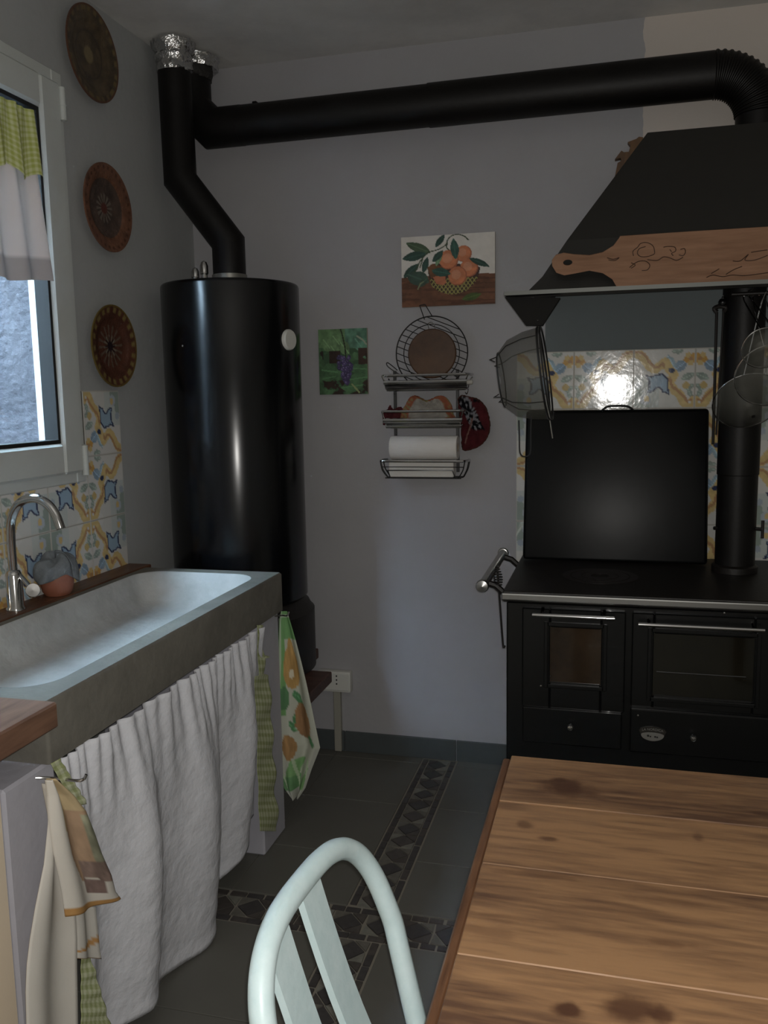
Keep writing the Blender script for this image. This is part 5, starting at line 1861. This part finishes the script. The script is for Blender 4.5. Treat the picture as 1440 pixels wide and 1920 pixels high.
e2, e3 = at(994, 850, 'y', SYD), at(996, 780, 'y', SYD)
obj('handle', gtube(smooth_path([e0, (e0 + e1) / 2, e1, at(983, 856, 'y', SYD), e2, (e2 + e3) / 2, e3], 5), 0.0024, 6), M_WIRE, st, smooth=True)
e4 = at(1036, 822, 'y', SYD)
obj('side_prong', gtube([rc + dv * RS * 0.72, e4], 0.002, 6), M_CHROME, st, smooth=True)

SVY = -0.40
for (cx_, cy_, rpx, hpx, dep, cone, lab) in ((1432, 652, 36, (1412, 562), 0.045, 0.35, 'smallest mesh sieve hanging in front of the cooker flue'),
                                           (1441, 703, 56, (1424, 575), 0.06, 0.35, 'middle mesh sieve hanging behind the smallest sieve'),
                                           (1402, 752, 58, (1432, 590), 0.075, 0.0, 'conical mesh sieve hanging lowest beside the cooker flue')):
    yv = SVY + {36: -0.21, 56: -0.115, 58: -0.01}[rpx]
    c = at(cx_, cy_, 'y', yv)
    R_ = rpx * (CAM[1] * -1 + yv) / FPX
    sv = thing('hand_sieve', (c[0], c[1], c[2] - R_), lab, 'sieve', 'sieves hanging at the flue')
    axv = np.array([0.12, -0.75 if rpx != 58 else -0.8, -0.6 if rpx == 58 else -0.35])
    axv = axv / np.linalg.norm(axv)
    if cone:
        prof = dense([(R_, 0), (R_ * 0.92, dep * 0.45), (R_ * 0.68, dep * 0.8), (R_ * cone, dep), (0.006, dep * 1.02)], 5)
    else:
        prof = dense([(R_, 0), (R_ * 0.75, dep * 0.4), (R_ * 0.3, dep * 0.9), (0.006, dep * 1.05)], 7)
    mesh_bowl('mesh', c, axv, prof, 64, sv, 0.0005)
    obj('rim', gring(c, axv, R_, 0.0022, 48), M_CHROME, sv, smooth=True)
    u_, w_, a_ = frame(axv)
    tp = at(*hpx, 'y', yv)
    upv = np.array([0, 0, 1.0])
    upv = upv - a_ * (upv @ a_)
    upv /= np.linalg.norm(upv)
    sdv = np.cross(a_, upv)
    h_ = [c + upv * R_ * 0.95 + sdv * R_ * 0.3, None, None, c + upv * R_ * 0.95 - sdv * R_ * 0.3]
    top_ = np.array([tp[0], -0.50, 1.775])
    h_[1], h_[2] = top_ + sdv * R_ * 0.18, top_ - sdv * R_ * 0.18
    obj('handle', gtube(smooth_path([h_[0], h_[1], top_ + np.array([0, 0, 0.012]), h_[2], h_[3]], 4), 0.002, 6), M_CHROME, sv, smooth=True)
hbx = at(1404, 548, 'y', SVY)
obj('utensil_bar', merge([gtube([(2.03, -0.5, 1.792), (2.45, -0.5, 1.792)], 0.006, 10), gtube([(2.08, -0.5, 1.792), (2.08, -0.5, 1.80), (2.08, -0.578, 1.80)], 0.004, 8), gtube([(2.42, -0.5, 1.792), (2.42, -0.5, 1.80), (2.42, -0.578, 1.80)], 0.004, 8)]), M_IRON, smooth=True,
    label='black utensil bar under the hood carrying the sieves', cat='rail')

# fire tongs beside the flue
tg = thing('fire_tongs', (2.0, -0.33, 1.28), 'long black iron fire tongs hanging beside the cooker flue', 'tongs')
TYG = -0.30
a0_, a1_ = at(1344, 585, 'y', TYG), at(1337, 833, 'y', TYG)
b0_, b1_ = at(1357, 585, 'y', TYG), at(1343, 815, 'y', TYG)
obj('arm', gtube([a0_, a1_], 0.0045, 8), M_IRON, tg, smooth=True)
obj('arm', gtube([b0_, b1_], 0.0032, 8), M_IRON, tg, smooth=True)
tq = at(1355, 567, 'y', TYG)
obj('bow_top', gtube(smooth_path([a0_, at(1340, 578, 'y', TYG), at(1350, 574, 'y', TYG), at(1362, 577, 'y', TYG), b0_], 4), 0.007, 8), M_IRON, tg, smooth=True)
obj('ball_knob', glathe([(0.0, -0.014), (0.009, -0.011), (0.0135, -0.003), (0.0135, 0.003), (0.009, 0.011), (0.0, 0.014)], tq, n=16), M_BLACK, tg, smooth=True)
obj('wall_hook', gtube([tq + np.array([0, 0, 0.012]), tq + np.array([0.004, 0.03, 0.02]), np.array([fx - 0.066, FY - 0.012, tq[2] + 0.02])], 0.004, 8), M_IRON, tg, smooth=True)
